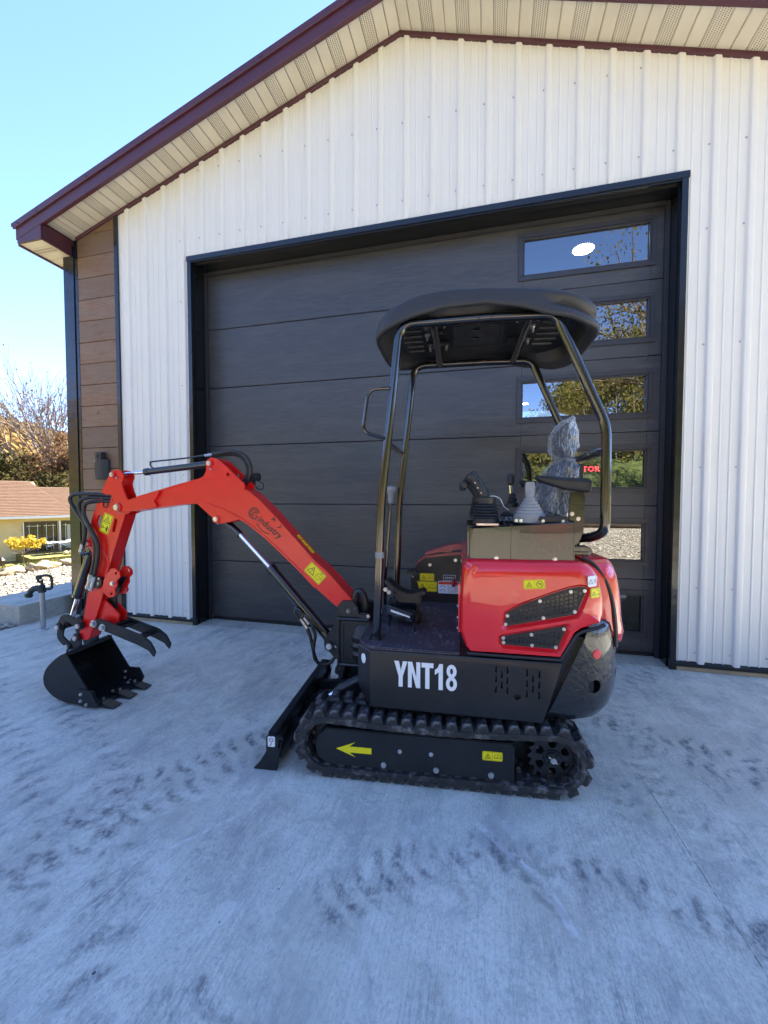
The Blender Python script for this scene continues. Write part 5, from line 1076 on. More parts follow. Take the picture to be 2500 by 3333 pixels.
for (u0, z0, u1, z1) in ((2.203, .826, 2.228, .752), (2.176, .818, 2.202, .742)):
    mb = MB(); mb.cyl((u0, .084, z0), (u0+.5*(u1-u0), .084, z0+.5*(z1-z0)), .0155, n=6); mb.cyl((u0+.5*(u1-u0), .084, z0+.5*(z1-z0)), (u1, .084, z1), .012, n=12); mb.cyl((u1, .084, z1), (u1+.006, .084, z1-.018), .0155, n=6); mb.build('hose_fitting', M['zinc'], arm)
mb = MB(); mb.prism(rnd([(2.158, .812), (2.135, .806), (2.132, .765), (2.165, .735), (2.262, .742), (2.262, .758), (2.180, .765)], .006), .056, .080, bev=.003); ob = mb.build('hose_block', M['steel'], arm)
mb = MB(); bolt(mb, (2.150, .080, .800), (0, 1, 0), .006, .006); bolt(mb, (2.155, .080, .768), (0, 1, 0), .006, .006); mb.build('bolt', M['zinc'], arm)
# ---------------------------------------------------------------- bucket linkage, bucket, thumb
def arc_strip(p, c_, q, wd):
    P = smooth_path([p, c_, q], 8); return P
for s in (1, -1):
    for nm, (a, m_, b) in {'guide_link': ((2.463, .467), (2.415, .530), (2.305, .486)), 'bucket_link': ((2.463, .467), (2.472, .395), (2.407, .339))}.items():
        path = smooth_path([Vector((*a, 0)), Vector((*m_, 0)), Vector((*b, 0))], 8); L = []; Rr = []
        for i, p in enumerate(path):
            d = (path[min(i+1, len(path)-1)]-path[max(i-1, 0)]).normalized(); nn = Vector((-d.y, d.x, 0)); L.append((p.x+nn.x*.024, p.y+nn.y*.024)); Rr.append((p.x-nn.x*.024, p.y-nn.y*.024))
        off = .072 if nm == 'guide_link' else .060
        mb = MB(); mb.prism(L+Rr[::-1], s*off, s*(off+.011), bev=.002)
        for q in (a, b): mb.cyl((q[0], s*off, q[1]), (q[0], s*(off+.011), q[1]), .030, n=18)
        mb.build(nm, M['steel'], ex)
bp = [(2.318, .338), (2.375, .310), (2.456, .242), (2.492, .180), (2.490, .119), (2.452, .071), (2.393, .036), (2.303, .016), (2.10, .010)]
bps = [(p.x, p.y) for p in smooth_path([Vector((*q, 0)) for q in bp], 4)]
mb = MB(); 
def offset_in(pts, t):
    out = []
    for i, p in enumerate(pts):
        a = Vector(pts[max(0, i-1)]); b = Vector(pts[min(len(pts)-1, i+1)]); d = (b-a).normalized(); nn = Vector((d.y, -d.x))
        if (Vector((2.28, .18))-Vector(p)).dot(nn) < 0: nn = -nn
        q = Vector(p)+nn*t; out.append((q.x, q.y))
    return out
ins = offset_in(bps, .009)
mb.loft([[(p[0], -.160, p[1]), (q[0], -.160, q[1]), (q[0], .160, q[1]), (p[0], .160, p[1])] for p, q in zip(bps, ins)])
bucket = mb.build('bucket', M['steel'], ex)
for s in (1, -1):
    mb = MB(); mb.prism(bps + [(2.095, .018)], s*.1605, s*.171, bev=.0015); mb.build('side_plate', M['steel'], bucket)
    mb = MB(); mb.prism(rnd([(2.225, .118), (2.110, .118), (2.066, .040), (2.085, .012), (2.200, .012)], .006), s*.1715, s*.184, bev=.002); mb.prism(rnd([(2.135, .112), (2.108, .112), (2.070, .044), (2.10, .038)], .004), s*.184, s*.196, bev=.002); mb.build('side_cutter', M['steel'], bucket)
    for (u, z) in ((2.196, .090), (2.199, .046), (2.158, .028)):
        for yb_, d_ in ((.184, s), (.160, -s)): mb = MB(); bolt(mb, (u, s*yb_, z), (0, d_, 0), .009, .009); mb.build('bolt', M['zinc'], bucket)
    mb = MB(); mb.prism(rnd([(2.315, .335), (2.310, .395), (2.328, .428), (2.360, .428), (2.40, .375), (2.440, .345), (2.430, .305), (2.402, .290), (2.375, .312)], .016), s*.058, s*.070, bev=.002); mb.build('bucket_ear', M['steel'], bucket)
mb = MB(); mb.box(2.296, 2.330, -.160, .160, .322, .346, .004); mb.build('top_plate', M['steel'], bucket)
mb = MB(); mb.box(2.07, 2.20, -.160, .160, .0075, .0205, .002); mb.build('lip_plate', M['steel'], bucket)
for y in (-.125, .002, .130):
    mb = MB(); w = .026
    mb.loft([[(2.165, y-w, .0215), (2.165, y+w, .0215), (2.165, y+w, .034), (2.165, y-w, .034)], [(2.080, y-w, .0215), (2.080, y+w, .0215), (2.080, y+w, .036), (2.080, y-w, .036)], [(2.075, y-w*1.15, .004), (2.075, y+w*1.15, .004), (2.075, y+w*1.15, .036), (2.075, y-w*1.15, .036)], [(1.985, y-w*1.3, .006), (1.985, y+w*1.3, .006), (1.985, y+w*1.3, .012), (1.985, y-w*1.3, .012)]])
    th_ = mb.build('tooth', M['steel'], bucket, False)
    for du in (.0, .03): mb = MB(); bolt(mb, (2.10+du, y+.013*(1 if du else -1), .035), (0, 0, 1), .008, .012); mb.build('bolt', M['zinc'], th_)
mb = MB(); mb.cyl((2.24, .1605, .18), (2.24, .158, .18), .011, n=14); mb.build('hole_liner', M['white'], bucket)
for s in (1, -1):
    for (u, z, y0) in ((2.463, .467, .0835), (2.305, .486, .0835), (2.341, .400, .0705), (2.407, .339, .0715)):
        mb = MB(); mb.cyl((u, s*(y0-.012), z), (u, s*(y0+.006), z), .026, n=18, bev=.002); o = mb.build('pin_boss', M['steel'], bucket)
        mb = MB(); bolt(mb, (u, s*(y0+.006), z), (0, s, 0), .0175, .016, False); mb.build('bolt', M['zinc'], bucket)
thp = [(2.206, .508), (2.182, .537), (2.150, .538), (2.018, .504), (1.832, .450), (1.778, .412), (1.744, .354), (1.757, .316), (1.794, .357), (1.868, .387), (2.098, .457), (2.185, .478)]
thm = None
for y0, y1 in ((.074, .086), (-.064, -.052)):
    mb = MB(); mb.prism(rnd(thp, [.02, .02, .02, 0, .03, .03, .02, .006, .02, .01, 0, .02]), y0, y1, bev=.002); o = mb.build('thumb' if thm is None else 'thumb_tine', M['steel'], ex if thm is None else thm)
    thm = thm or o
mb = MB(); mb.box(2.00, 2.10, -.053, .075, .475, .485, .002); mb.box(1.86, 1.94, -.053, .075, .415, .425, .002); mb.cyl((2.13, -.053, .49), (2.13, .075, .49), .016, n=14); mb.cyl((2.06, -.053, .495), (2.06, .075, .495), .014, n=14); mb.build('thumb_crossbar', M['steel'], thm)
for (u, z) in ((2.188, .508), (2.122, .487)): mb = MB(); mb.cyl((u, .086, z), (u, .094, z), .023, n=18, bev=.002); bolt(mb, (u, .094, z), (0, 1, 0), .0165, .014, False); mb.build('bolt', M['zinc'], thm)
mb = MB(); mb.loft([[(2.10, -.006, .50), (2.16, -.006, .50), (2.16, .006, .50), (2.10, .006, .50)], [(2.10, -.006, .66), (2.16, -.006, .66), (2.16, .006, .66), (2.10, .006, .66)], [(2.02, -.006, .80), (2.08, -.006, .80), (2.08, .006, .80), (2.02, .006, .80)]]); mb.build('thumb_strut', M['steel'], thm, False)
# ---------------------------------------------------------------- upper body
def loftz(mb, rings): mb.loft(rings)
mb = MB()
def deck_ring(z, w, uf, ch, ur): return [(ur, w, z), (uf-.075*ch, w, z), (uf, w-.075*ch, z), (uf, -w+.075*ch, z), (uf-.075*ch, -w, z), (ur, -w, z)]
mb.loft([deck_ring(.340, .458, .300, .3, -.484), deck_ring(.350, .460, .302, .3, -.488), deck_ring(.412, .460, .360, 1, -.508), deck_ring(.600, .460, .360, 1, -.560), deck_ring(.608, .456, .356, 1, -.562)])
deck = mb.build('body_panel', M['satin'], ex, True, 20)
c = MB()
slots = []
for j, (u, ks) in enumerate(((-.287, (.549, .503, .457)), (-.312, (.525, .479)), (-.336, (.546, .500, .454)), (-.418, (.541, .495, .449)), (-.443, (.517, .471)), (-.469, (.538, .491, .445)))):
    for z in ks: slots.append((u, z))
for u, z in slots: c.prism(rnd([(u-.0037, z), (u+.0037, z), (u+.0037, z+.032), (u-.0037, z+.032)], .0036), .44, .50)
c.prism(circle(-.379, .446, .0135, 20), .44, .50); cut(deck, c); deck.parent = ex
mb = MB(); mb.prism(circle(-.379, .558, .0165, 24), .459, .4608, bev=.0008, seg=1); mb.build('round_plug', M['steel'], deck)
# lettering
mb = MB(); k = .286/770; L0 = .169; Zb = .4485
def letter(pts, off, y=.4612): mb.prism([(L0-(off+x)*k, Zb+yy*k+(.0)) for x, yy in pts], .4595, y)
letter([(0, 322), (58, 322), (84, 205), (108, 322), (165, 322), (107, 128), (107, 0), (56, 0), (56, 128)], 0)
letter([(0, 0), (0, 322), (52, 322), (104, 130), (104, 322), (153, 322), (153, 0), (102, 0), (48, 200), (48, 0)], 172)
letter([(0, 322), (146, 322), (146, 263), (98, 263), (98, 0), (46, 0), (46, 263), (0, 263)], 340)
letter([(46, 0), (46, 218), (0, 182), (0, 244), (32, 268), (56, 322), (98, 322), (98, 0)], 503)
mb.build('white_lettering', M['white'], deck, False)
mb = MB()
for (cy, rx, ry, yy) in ((240, 60, 82, .4612), (86, 66, 88, .4615)):
    A = circle(705, cy, rx, 28, ry); B = circle(705, cy, rx-42, 28, ry-46); P = [(L0-x*k, Zb+z*k) for x, z in A]; Q = [(L0-x*k, Zb+z*k) for x, z in B]
    mb.loft([[(p[0], .4595, p[1]) for p in P], [(p[0], yy, p[1]) for p in P], [(p[0], yy, p[1]) for p in Q], [(p[0], .4595, p[1]) for p in Q]], False, False)
mb.build('white_lettering', M['white'], deck, False)
# oval reflector on the chamfered corner
cn = Vector((.7071, .7071, 0)); cc = Vector((.323, .4225, .553)); rt = Vector((-.7071, .7071, 0))
mb = MB(); mb.loft([[tuple(cc+rt*a_*1.0+Vector((0, 0, b_))+cn*e) for a_, b_ in circle(0, 0, .018*s_, 24, .024*s_)] for e, s_ in ((-.001, 1), (.003, 1), (.004, .9))]); mb.build('oval_reflector', M['reflw'], deck)
# inner frame visible through gaps
mb = MB(); mb.box(-.62, .24, -.43, .43, .37, .59); mb.box(-.70, -.45, -.40, .425, .40, .72); mb.build('inner_frame', M['trim'], ex, False)
# floor mat
mp = rnd([(.362, .02), (.362, .372), (.288, .452), (-.132, .452), (-.132, -.415), (.362, -.415)], [0, .10, .10, .02, 0, 0], 8)
mb = MB(); mb.prism(mp, .6085, .620, 'z', bev=.003); fm = mb.build('floor_mat', M['mat'], ex)
mb = MB(); mb.tube([(x, y, .6195) for x, y in rnd([(.357, .02), (.357, .369), (.286, .447), (-.127, .447), (-.127, .30)], [0, .10, .10, .02, 0], 8)], .0035, 6); mb.build('mat_piping', M['mat'], fm)
mb = MB(); mb.box(.245, .318, .268, .352, .619, .6215); mb.build('post_hole_plate', M['trim'], fm, False)  # dark plate on the mat stands in for the dark hole round the post

# ---------------------------------------------------------------- red engine cover
def pillow(mb, pts, fac, l0, l1, R_, n=6, both=False):
    N = len(pts); nr = []
    ctr = Vector((sum(p[0] for p in pts)/N, sum(p[1] for p in pts)/N)); area = sum(pts[i-1][0]*pts[i][1]-pts[i][0]*pts[i-1][1] for i in range(N)); sg = 1 if area > 0 else -1
    for i in range(N):
        a, b, c_ = Vector(pts[i-1]), Vector(pts[i]), Vector(pts[(i+1) % N]); d1 = (b-a).normalized(); d2 = (c_-b).normalized()
        n1 = Vector((-d1.y, d1.x))*sg; n2 = Vector((-d2.y, d2.x))*sg; m_ = (n1+n2); m_ = m_.normalized() if m_.length > 1e-6 else n1; nr.append(m_/max(.5, m_.dot(n1)))
    def ring(l, ins): return [(p[0]+nr[i].x*ins*fac[i], l, p[1]+nr[i].y*ins*fac[i]) for i, p in enumerate(pts)]
    rings = []
    if both: rings += [ring(l0+R_*(1-math.sin(t)), R_*(1-math.cos(t))) for t in np.linspace(PI/2, 0, n)]
    else: rings.append(ring(l0, 0))
    rings += [ring(l1-R_+R_*math.sin(t), R_*(1-math.cos(t))) for t in np.linspace(0, PI/2, n)]
    mb.loft(rings)
raw = [(-.174, .627), (-.150, .652), (-.122, .728), (-.128, .86), (-.136, 1.0), (-.150, 1.030), (-.180, 1.046), (-.40, 1.047), (-.60, 1.049), (-.660, 1.040), (-.700, 1.005), (-.722, .95), (-.735, .876), (-.734, .800), (-.716, .782), (-.64, .757), (-.618, .738), (-.560, .627)]
fc = [.25, .3, .5, .5, .7, 1.0, 1.2, 1.2, 1.2, 1.5, 1.8, 1.8, 1.6, 1.4, .5, .3, .3, .25]
P0 = smooth_path([Vector((*p, 0)) for p in raw[3:14]], 3); 
pts = [(p.x, p.y) for p in P0]; fcs = list(np.interp(np.linspace(3, 13, len(pts)), range(len(fc)), fc))
pts = raw[:3] + pts + raw[14:]; fcs = fc[:3] + fcs + fc[14:]
mb = MB(); pillow(mb, pts, fcs, -.44, .458, .055, 8); cover = mb.build('engine_cover', M['red'], ex, True, 50)
g1 = [(-.323, .752), (-.331, .812), (-.399, .853), (-.469, .883), (-.53, .909), (-.587, .930), (-.630, .940), (-.662, .938), (-.618, .822), (-.483, .790)]
g2 = [(-.308, .704), (-.311, .671), (-.543, .665), (-.584, .770)]
def grow_poly(pts, d):
    N = len(pts); out = []; area = sum(pts[i-1][0]*pts[i][1]-pts[i][0]*pts[i-1][1] for i in range(N)); sg = -1 if area > 0 else 1
    for i in range(N):
        a, b, c_ = Vector(pts[i-1]), Vector(pts[i]), Vector(pts[(i+1) % N]); d1 = (b-a).normalized(); d2 = (c_-b).normalized(); n1 = Vector((-d1.y, d1.x))*sg; n2 = Vector((-d2.y, d2.x))*sg; m_ = (n1+n2).normalized(); q = b+m_*d/max(.4, m_.dot(n1)); out.append((q.x, q.y))
    return out
c = MB()
for g_ in (g1, g2):
    A = rnd(grow_poly(g_, .015), .02); B = rnd(grow_poly(g_, .004), .02)
    c.loft([[(p[0], .470, p[1]) for p in A], [(p[0], .4585, p[1]) for p in A], [(p[0], .440, p[1]) for p in B]])
cut(cover, c, True); cover.parent = ex
def clip_line(pts, axis, v):
    xs_ = []; N = len(pts)
    for i in range(N):
        a, b = pts[i], pts[(i+1) % N]
        if (a[axis]-v)*(b[axis]-v) < 0: t_ = (v-a[axis])/(b[axis]-a[axis]); xs_.append(a[1-axis]+t_*(b[1-axis]-a[1-axis]))
    xs_.sort(); return list(zip(xs_[::2], xs_[1::2]))
def grille(pts, dv, dh, rib_u, bolts_):
    mb = MB(); A = rnd(pts, .006); B = grow_poly(pts, -.013)
    mb.loft([[(p[0], .4405, p[1]) for p in A], [(p[0], .4435, p[1]) for p in A]]); gp = mb.build('grille_plate', M['satin'], cover, False)
    c = MB(); us = np.arange(-.70, -.28, dv)
    n = 0
    for u in us:
        if abs(u+dv/2-rib_u) < dv*.6: continue
        for (za, zb_) in clip_line(B, 0, u+dv/2):
            z0 = math.ceil(za/dh)*dh; zz_ = np.arange(za, zb_, dh)
            for z in zz_:
                zt = min(z+dh*.80, zb_)
                if zt-z > .005: c.box(u+dv*.10, u+dv*.90, .40, .50, z, zt); n += 1
    cut(gp, c); gp.parent = cover
    mb = MB(); mb.prism(grow_poly(pts, .002), .4400, .4402); mb.build('grille_back', M['trim'], cover, False)
    for (u, z) in bolts_: mb = MB(); bolt(mb, (u, .4435, z), (0, 1, 0), .0066, .007); mb.build('bolt', M['zinc'], gp)
grille(g1, .0185, .0180, -.476, [(-.334, .800), (-.327, .762), (-.470, .872), (-.485, .799), (-.595, .919), (-.650, .925), (-.612, .833)])
grille(g2, .0180, .0180, -.60, [(-.318, .700), (-.319, .680), (-.437, .722), (-.440, .675), (-.538, .673), (-.570, .755)])
# trim seal along the lower edge, labels
mb = MB(); mb.tube([(u, .449, z) for u, z in [(-.16, .623), (-.30, .621), (-.557, .620), (-.588, .675), (-.622, .735), (-.645, .751), (-.70, .768), (-.732, .785)]], .008, 8); mb.build('edge_seal', M['hose'], cover)
warn('warning_sticker', cover, (-.399, .4588, .925), .090, .040, second='no', rt=(-1, 0, .06))
decal('white_warning_sticker', cover, (-.660, .4580, .944), (-1, -.53, .05), UP, .044, .046, 'white', g_excl(.014, .022, .011) + [stroke([(.026, .030), (.036, .026), (.030, .014)], .002), stroke([(.040, .034), (.036, .026), (.041, .012)], .002)])
decal('warning_sticker', cover, (-.671, .4590, .897), (-1, -.53, .03), UP, .048, .042, 'yellow', g_frame(.048, .042) + g_tri(.015, .019, .010) + [stroke([(.030, .030), (.036, .034), (.040, .028)], .002), stroke([(.034, .012), (.042, .016)], .004)])
# front edge hinge strip with clear lights
mb = MB(); mb.box(-.128, -.120, .385, .412, .70, .93, .003); hs = mb.build('hinge_strip', M['red'], cover)
for z in (.715, .765, .82, .88, .905): mb = MB(); bolt(mb, (-.120, .39, z), (1, 0, 0), .006, .006); mb.build('bolt', M['zinc'], hs)
# rear door, rear seal, latch
rp = [(-.66, 1.052), (-.78, 1.048), (-.815, 1.025), (-.840, .97), (-.856, .88), (-.864, .78), (-.866, .655), (-.70, .655)]
rf = [.3, .9, 1, 1, 1, 1, 1, .3]
mb = MB(); pillow(mb, [(p.x, p.y) for p in smooth_path([Vector((*p, 0)) for p in rp], 2)], list(np.interp(np.linspace(0, 7, 15), range(8), rf)), -.34, .345, .105, 8, True); rd = mb.build('rear_door', M['red'], ex, True, 50)
mb = MB(); mb.tube(smooth_path([(-.668, .330, 1.050), (-.718, .335, 1.022), (-.768, .335, .95), (-.797, .335, .86), (-.812, .335, .75), (-.816, .335, .655)], 4), .0095, 8); mb.build('door_seal', M['hose'], ex)
mb = MB(); mb.cyl((-.79, .29, .868), (-.885, .235, .862), .016, .012, 14, .003); mb.build('door_latch', M['plastic'], rd)

# ---------------------------------------------------------------- counterweight
def cw_ring(z, a, w, n=2.7):
    uf = min(-.494-(z-.34)*.41, -.49); R0 = []; N = 40
    for i in range(N+1):
        t_ = PI*i/N; c_, s_ = math.cos(t_), math.sin(t_); l = w*math.copysign(abs(c_)**(2/n), c_); u = -.55-a*abs(s_)**(2/n); R0.append((min(u, uf), l, z))
    return [(uf, w, z)] + R0 + [(uf, -w, z)]
mb = MB(); zs_c = [(.322, .10, .30), (.326, .17, .36), (.337, .225, .405), (.360, .27, .435), (.40, .300, .450), (.46, .318, .457), (.54, .325, .459), (.64, .322, .459), (.72, .314, .456), (.765, .302, .448), (.782, .285, .435)]
mb.loft([cw_ring(*q) for q in zs_c]); cw = mb.build('counterweight', M['cast'], ex, True, 45)
c = MB(); c.cyl((-.70, .30, .505), (-.70, .60, .515), .029, n=24); c.cyl((-.80, .30, .53), (-.98, .36, .53), .022, n=20); c.cyl((-.80, .27, .42), (-.98, .33, .42), .022, n=20); cut(cw, c); cw.parent = ex
q = Vector((-.707, .428, .650)); nq = Vector((-.45, .89, .0)).normalized(); rq = Vector((-.89, -.45, 0))
mb = MB(); mb.loft([[tuple(q+rq*a_+Vector((0, 0, b_))+nq*e) for a_, b_ in circle(0, 0, .0215*s_, 24)] for e, s_ in ((-.012, 1), (.004, 1), (.006, .88))]); mb.build('round_reflector', M['reflr'], cw)
# plate behind the seat
mb = MB(); mb.prism(rnd([(-.60, .25), (-.735, .235), (-.775, .12), (-.775, -.12), (-.735, -.235), (-.60, -.25)], .03), 1.052, 1.064, 'z', bev=.003); mb.box(-.74, -.62, .12, .225, 1.064, 1.086, .004); pp = mb.build('mount_plate', M['gloss'], ex)
mb = MB(); bolt(mb, (-.675, .19, 1.086), (0, 0, 1), .010, .012); mb.build('bolt', M['steel'], pp)

# ---------------------------------------------------------------- right hand panel beside the floor
mb = MB(); mb.prism(rnd([(.194, .622), (.196, .78), (.170, .849), (.142, .889), (.10, .916), (-.142, .946), (-.145, .622)], [0, .02, .03, .03, .02, 0, 0]), -.455, -.420, bev=.002); rpn = mb.build('side_panel', M['satin'], ex)
mb = MB(); mb.prism(rnd([(.185, .80), (.162, .872), (.138, .905), (.10, .932), (-.145, .966), (-.145, .935), (.095, .905), (.135, .88), (.165, .83)], .008), -.50, -.4285, bev=.003); mb.build('panel_cover', M['dkred'], rpn)
mb = MB(); mb.prism(rnd([(.105, .938), (.095, .958), (-.04, 1.004), (-.142, 1.022), (-.142, .986), (-.03, .968)], .012), -.50, -.40, bev=.005); mb.box(-.075, .005, -.405, -.392, .962, .978, .003); mb.build('fuel_lid', M['dkred'], rpn)
for (u, z) in ((.178, .792), (.069, .872), (-.100, .908)): mb = MB(); bolt(mb, (u, -.420, z), (0, 1, 0), .0092, .009); mb.build('bolt', M['zinc'], rpn)
warn('warning_sticker', rpn, (.136, -.4198, .764), .096, .050)
warn('caution_sticker', rpn, (.154, -.4198, .692), .134, .068, kind='excl')
w, h = .084, .042
decal('control_sticker', rpn, (-.018, -.4198, .768), NX, UP, w, h, 'ink', [stroke([(.003, .003), (w-.003, .003), (w-.003, h-.003), (.003, h-.003)], .002, True)] + [stroke([(x, .012), (x, .030)], .0022) for x in (.018, .030, .042, .054, .066)] + [stroke([(.010, .021), (.074, .021)], .0018)], [3]*7)
w, h = .148, .082
decal('instruction_sticker', rpn, (.013, -.4198, .684), NX, UP, w, h, 'white', [poly([(.003, h-.022), (w-.003, h-.022), (w-.003, h-.003), (.003, h-.003)]), stroke([(.066, .004), (.066, h-.024)], .002)] + [stroke([(.072, .008+.008*i), (w-.008, .008+.008*i)], .002) for i in range(6)] + [stroke([(.012, .014), (.022, .026), (.040, .024), (.048, .012)], .0025), stroke([(.012, .040), (.022, .052), (.040, .050), (.048, .038)], .0025)], [2, 1] + [4]*6 + [1, 1])
mb = MB(); mb.cyl((-.088, -.42, .778), (-.088, -.395, .778), .008, n=10); mb.lathe([(.002, 0), (.012, .006), (.014, .03), (.010, .05), (.003, .054)], (-.088, -.392, .735), (0, 0, 1), 14); mb.build('red_knob', M['dkred'], rpn)
# pedals and heel plate
mb = MB()
def strip3(path, y0, y1, th): 
    L = []; P_ = [Vector(p) for p in path]
    for i, p in enumerate(P_):
        d = (P_[min(i+1, len(P_)-1)]-P_[max(i-1, 0)]).normalized(); nn = Vector((-d.y, d.x)); nn = nn if nn.y > 0 else -nn; L.append([(p.x, y0, p.y), (p.x+nn.x*th, y0, p.y+nn.y*th), (p.x+nn.x*th, y1, p.y+nn.y*th), (p.x, y1, p.y)])
    mb.loft(L)
pa = [(p.x, p.y) for p in smooth_path([Vector((.285, .858, 0)), Vector((.245, .822, 0)), Vector((.20, .790, 0)), Vector((.15, .776, 0)), Vector((.10, .780, 0)), Vector((.055, .800, 0))], 4)]
strip3(pa, .0, .105, .012); ped = mb.build('pedal', M['iron'], ex)
for i in range(1, len(pa)-1):
    p, q_ = Vector(pa[i]), Vector(pa[i+1]); d = (q_-p).normalized(); nn = Vector((-d.y, d.x)); nn = nn if nn.y > 0 else -nn
    mb = MB(); A = p+nn*.012; B = p+nn*.023
    for y0, y1 in ((.002, .050), (.056, .103)): mb.loft([[(A.x-d.x*.0055, y0, A.y-d.y*.0055), (A.x+d.x*.0055, y0, A.y+d.y*.0055), (A.x+d.x*.0055, y1, A.y+d.y*.0055), (A.x-d.x*.0055, y1, A.y-d.y*.0055)], [(B.x-d.x*.004, y0, B.y-d.y*.004), (B.x+d.x*.004, y0, B.y+d.y*.004), (B.x+d.x*.004, y1, B.y+d.y*.004), (B.x-d.x*.004, y1, B.y-d.y*.004)]])
    mb.build('tread_rib', M['hose'], ped, False)
mb = MB(); strip3([(.19, .872), (.155, .868), (.118, .862)], -.15, -.08, .010); strip3([(.150, .862), (.125, .79), (.12, .70)], -.13, -.10, .01)
for uu in (.18, .165, .15, .135): mb.box(uu-.005, uu+.005, -.148, -.082, .878, .889)
mb.build('pedal', M['hose'], ex)
mb = MB(); mb.prism(rnd([(.25, .80), (.21, .75), (.19, .69), (.10, .68), (.075, .78), (.11, .775), (.17, .78)], .01), .03, .085, bev=.003); mb.box(.085, .22, -.03, .07, .62, .69, .015); mb.build('pedal_bracket', M['satin'], ex)
for (u, z) in ((.275, .815), (.255, .800)): mb = MB(); bolt(mb, (u, .105, z), (0, 1, 0), .010, .010); mb.build('bolt', M['zinc'], ped)
mb = MB(); mb.loft([[(.262, .122, .728), (.262, .02, .745), (.105, .08, .735), (.100, .20, .700)], [(.262, .122, .738), (.262, .02, .755), (.105, .08, .745), (.100, .20, .710)]]); mb.loft([[(.262, .122, .728), (.100, .20, .700), (.100, .203, .700), (.262, .125, .728)], [(.262, .122, .690), (.100, .20, .665), (.100, .203, .665), (.262, .125, .690)]])
mb.box(.244, .254, .112, .122, .62, .73); mb.box(.099, .107, .188, .198, .62, .70); mb.box(.25, .26, .02, .03, .62, .74); mb.build('heel_guard', M['gloss'], ex, False)
mb = MB(); mb.loft([[(.240, .136, .715), (.13, .188, .697), (.13, .190, .697), (.240, .138, .715)], [(.240, .137, .703), (.13, .189, .690), (.13, .191, .690), (.240, .139, .703)]]); mb.build('guard_sticker', M['white'], ex, False)
# blade control lever
mb = MB(); mb.tube([(.348, -.28, .63), (.347, -.28, .80), (.309, -.28, 1.34)], .011, 10); lv = mb.build('blade_lever', M['gloss'], ex)
mb = MB(); mb.lathe([(.014, 0), (.018, .02), (.020, .055), (.030, .075), (.034, .09), (.030, .105), (.012, .112)], (.312, -.28, 1.285), (-.05, 0, 1), 18); mb.build('lever_knob', M['greyplastic'], lv)

# ---------------------------------------------------------------- control consoles
def console(s):
    mb = MB(); y0, y1 = s*.215, s*.405
    pl_ = [(-.167, y0), (-.167, y1-s*.035), (-.172, y1-s*.012), (-.195, y1), (-.612, y1), (-.612, y0)]
    def top(u): return 1.184 if u > -.18 else min(1.216, 1.184+(.18*0-u-.18)*.15) 
    mb.loft([[(u, y, 1.030) for u, y in pl_], [(u, y, top(u)-.004) for u, y in pl_], [(u*.985-.006 if abs(u) > .3 else u-.004, y-s*.004 if abs(y) > .3 else y+s*.004, top(u)) for u, y in pl_]])
    o = mb.build('console', M['gloss'], ex, True, 30)
    if s > 0:
        mb = MB(); mb.box(-.3515, -.3485, y1-.001, y1+.0012, 1.033, 1.205); mb.build('panel_joint', M['trim'], o, False)
        mb = MB(); mb.box(-.618, -.612, y0, y1+.004, 1.030, 1.220, .002); mb.box(-.167, -.160, y0, y1-.04, 1.03, 1.19, .002); mb.build('console_end', M['gloss'], o)
        for (u, z) in ((-.288, 1.048), (-.537, 1.050)): mb = MB(); bolt(mb, (u, y1, z), (0, 1, 0), .0085, .009); mb.build('bolt', M['zinc'], o)
        mb = MB(); mb.box(-.60, -.475, y0+.03, y1-.02, 1.213, 1.238, .008); mb.build('switch_box', M['plastic'], o)
        for u in (-.375, -.395, -.49, -.575): mb = MB(); bolt(mb, (u, y1-.025, 1.213), (0, 0, 1), .008, .012); mb.build('bolt', M['zinc'], o)
        mb = MB(); mb.box(-.30, -.20, y1-.155, y1-.03, 1.194, 1.203, .002); mb.build('boot_plate', M['zinc'], o)
    # joystick with stacked boot and grip
    bx, by = -.246, s*.30
    mb = MB(); prof = [(.060, 1.196), (.062, 1.222)]
    z = 1.222
    for i in range(5): r_ = .060-.003*i; prof += [(r_, z), (r_+.004, z+.006), (r_, z+.011), (r_-.010, z+.013)]; z += .014
    prof += [(.044, z), (.046, z+.004), (.046, z+.03), (.036, z+.034), (.02, z+.036)]
    mb.lathe([(a, b-1.196) for a, b in prof], (bx, by, 1.196), (0, 0, 1), 20); j = mb.build('joystick_boot', M['plastic'], ex, True, 30)
    mb = MB(); pth = smooth_path([(bx+.005, by, 1.305), (bx+.016, by, 1.345), (bx+.040, by, 1.385), (bx+.066, by, 1.415), (bx+.082, by, 1.434)], 4)
    nn = len(pth); mb.tube(pth, [.024+.006*math.sin(PI*i/(nn-1)*.7)+(.004 if i > nn-6 else 0) - (.016 if i == nn-1 else 0) for i in range(nn)], 14); mb.lathe([(.001, 0), (.018, .004), (.022, .018), (.018, .034), (.001, .038)], (bx+.098, by, 1.365), (.3, 0, 1), 14); mb.cyl((bx+.02, by-.02, 1.36), (bx+.05, by-.02, 1.40), .022, n=10); mb.build('joystick_grip', M['plastic'], j)
    for (u, z) in ((.060, 1.392), (.048, 1.368), (.032, 1.344)): mb = MB(); mb.cyl((bx+u-.008, by+s*.022, z), (bx+u-.008, by+s*.032, z), .0035, n=8); mb.build('grip_screw', M['zinc'], j)
console(1); console(-1)
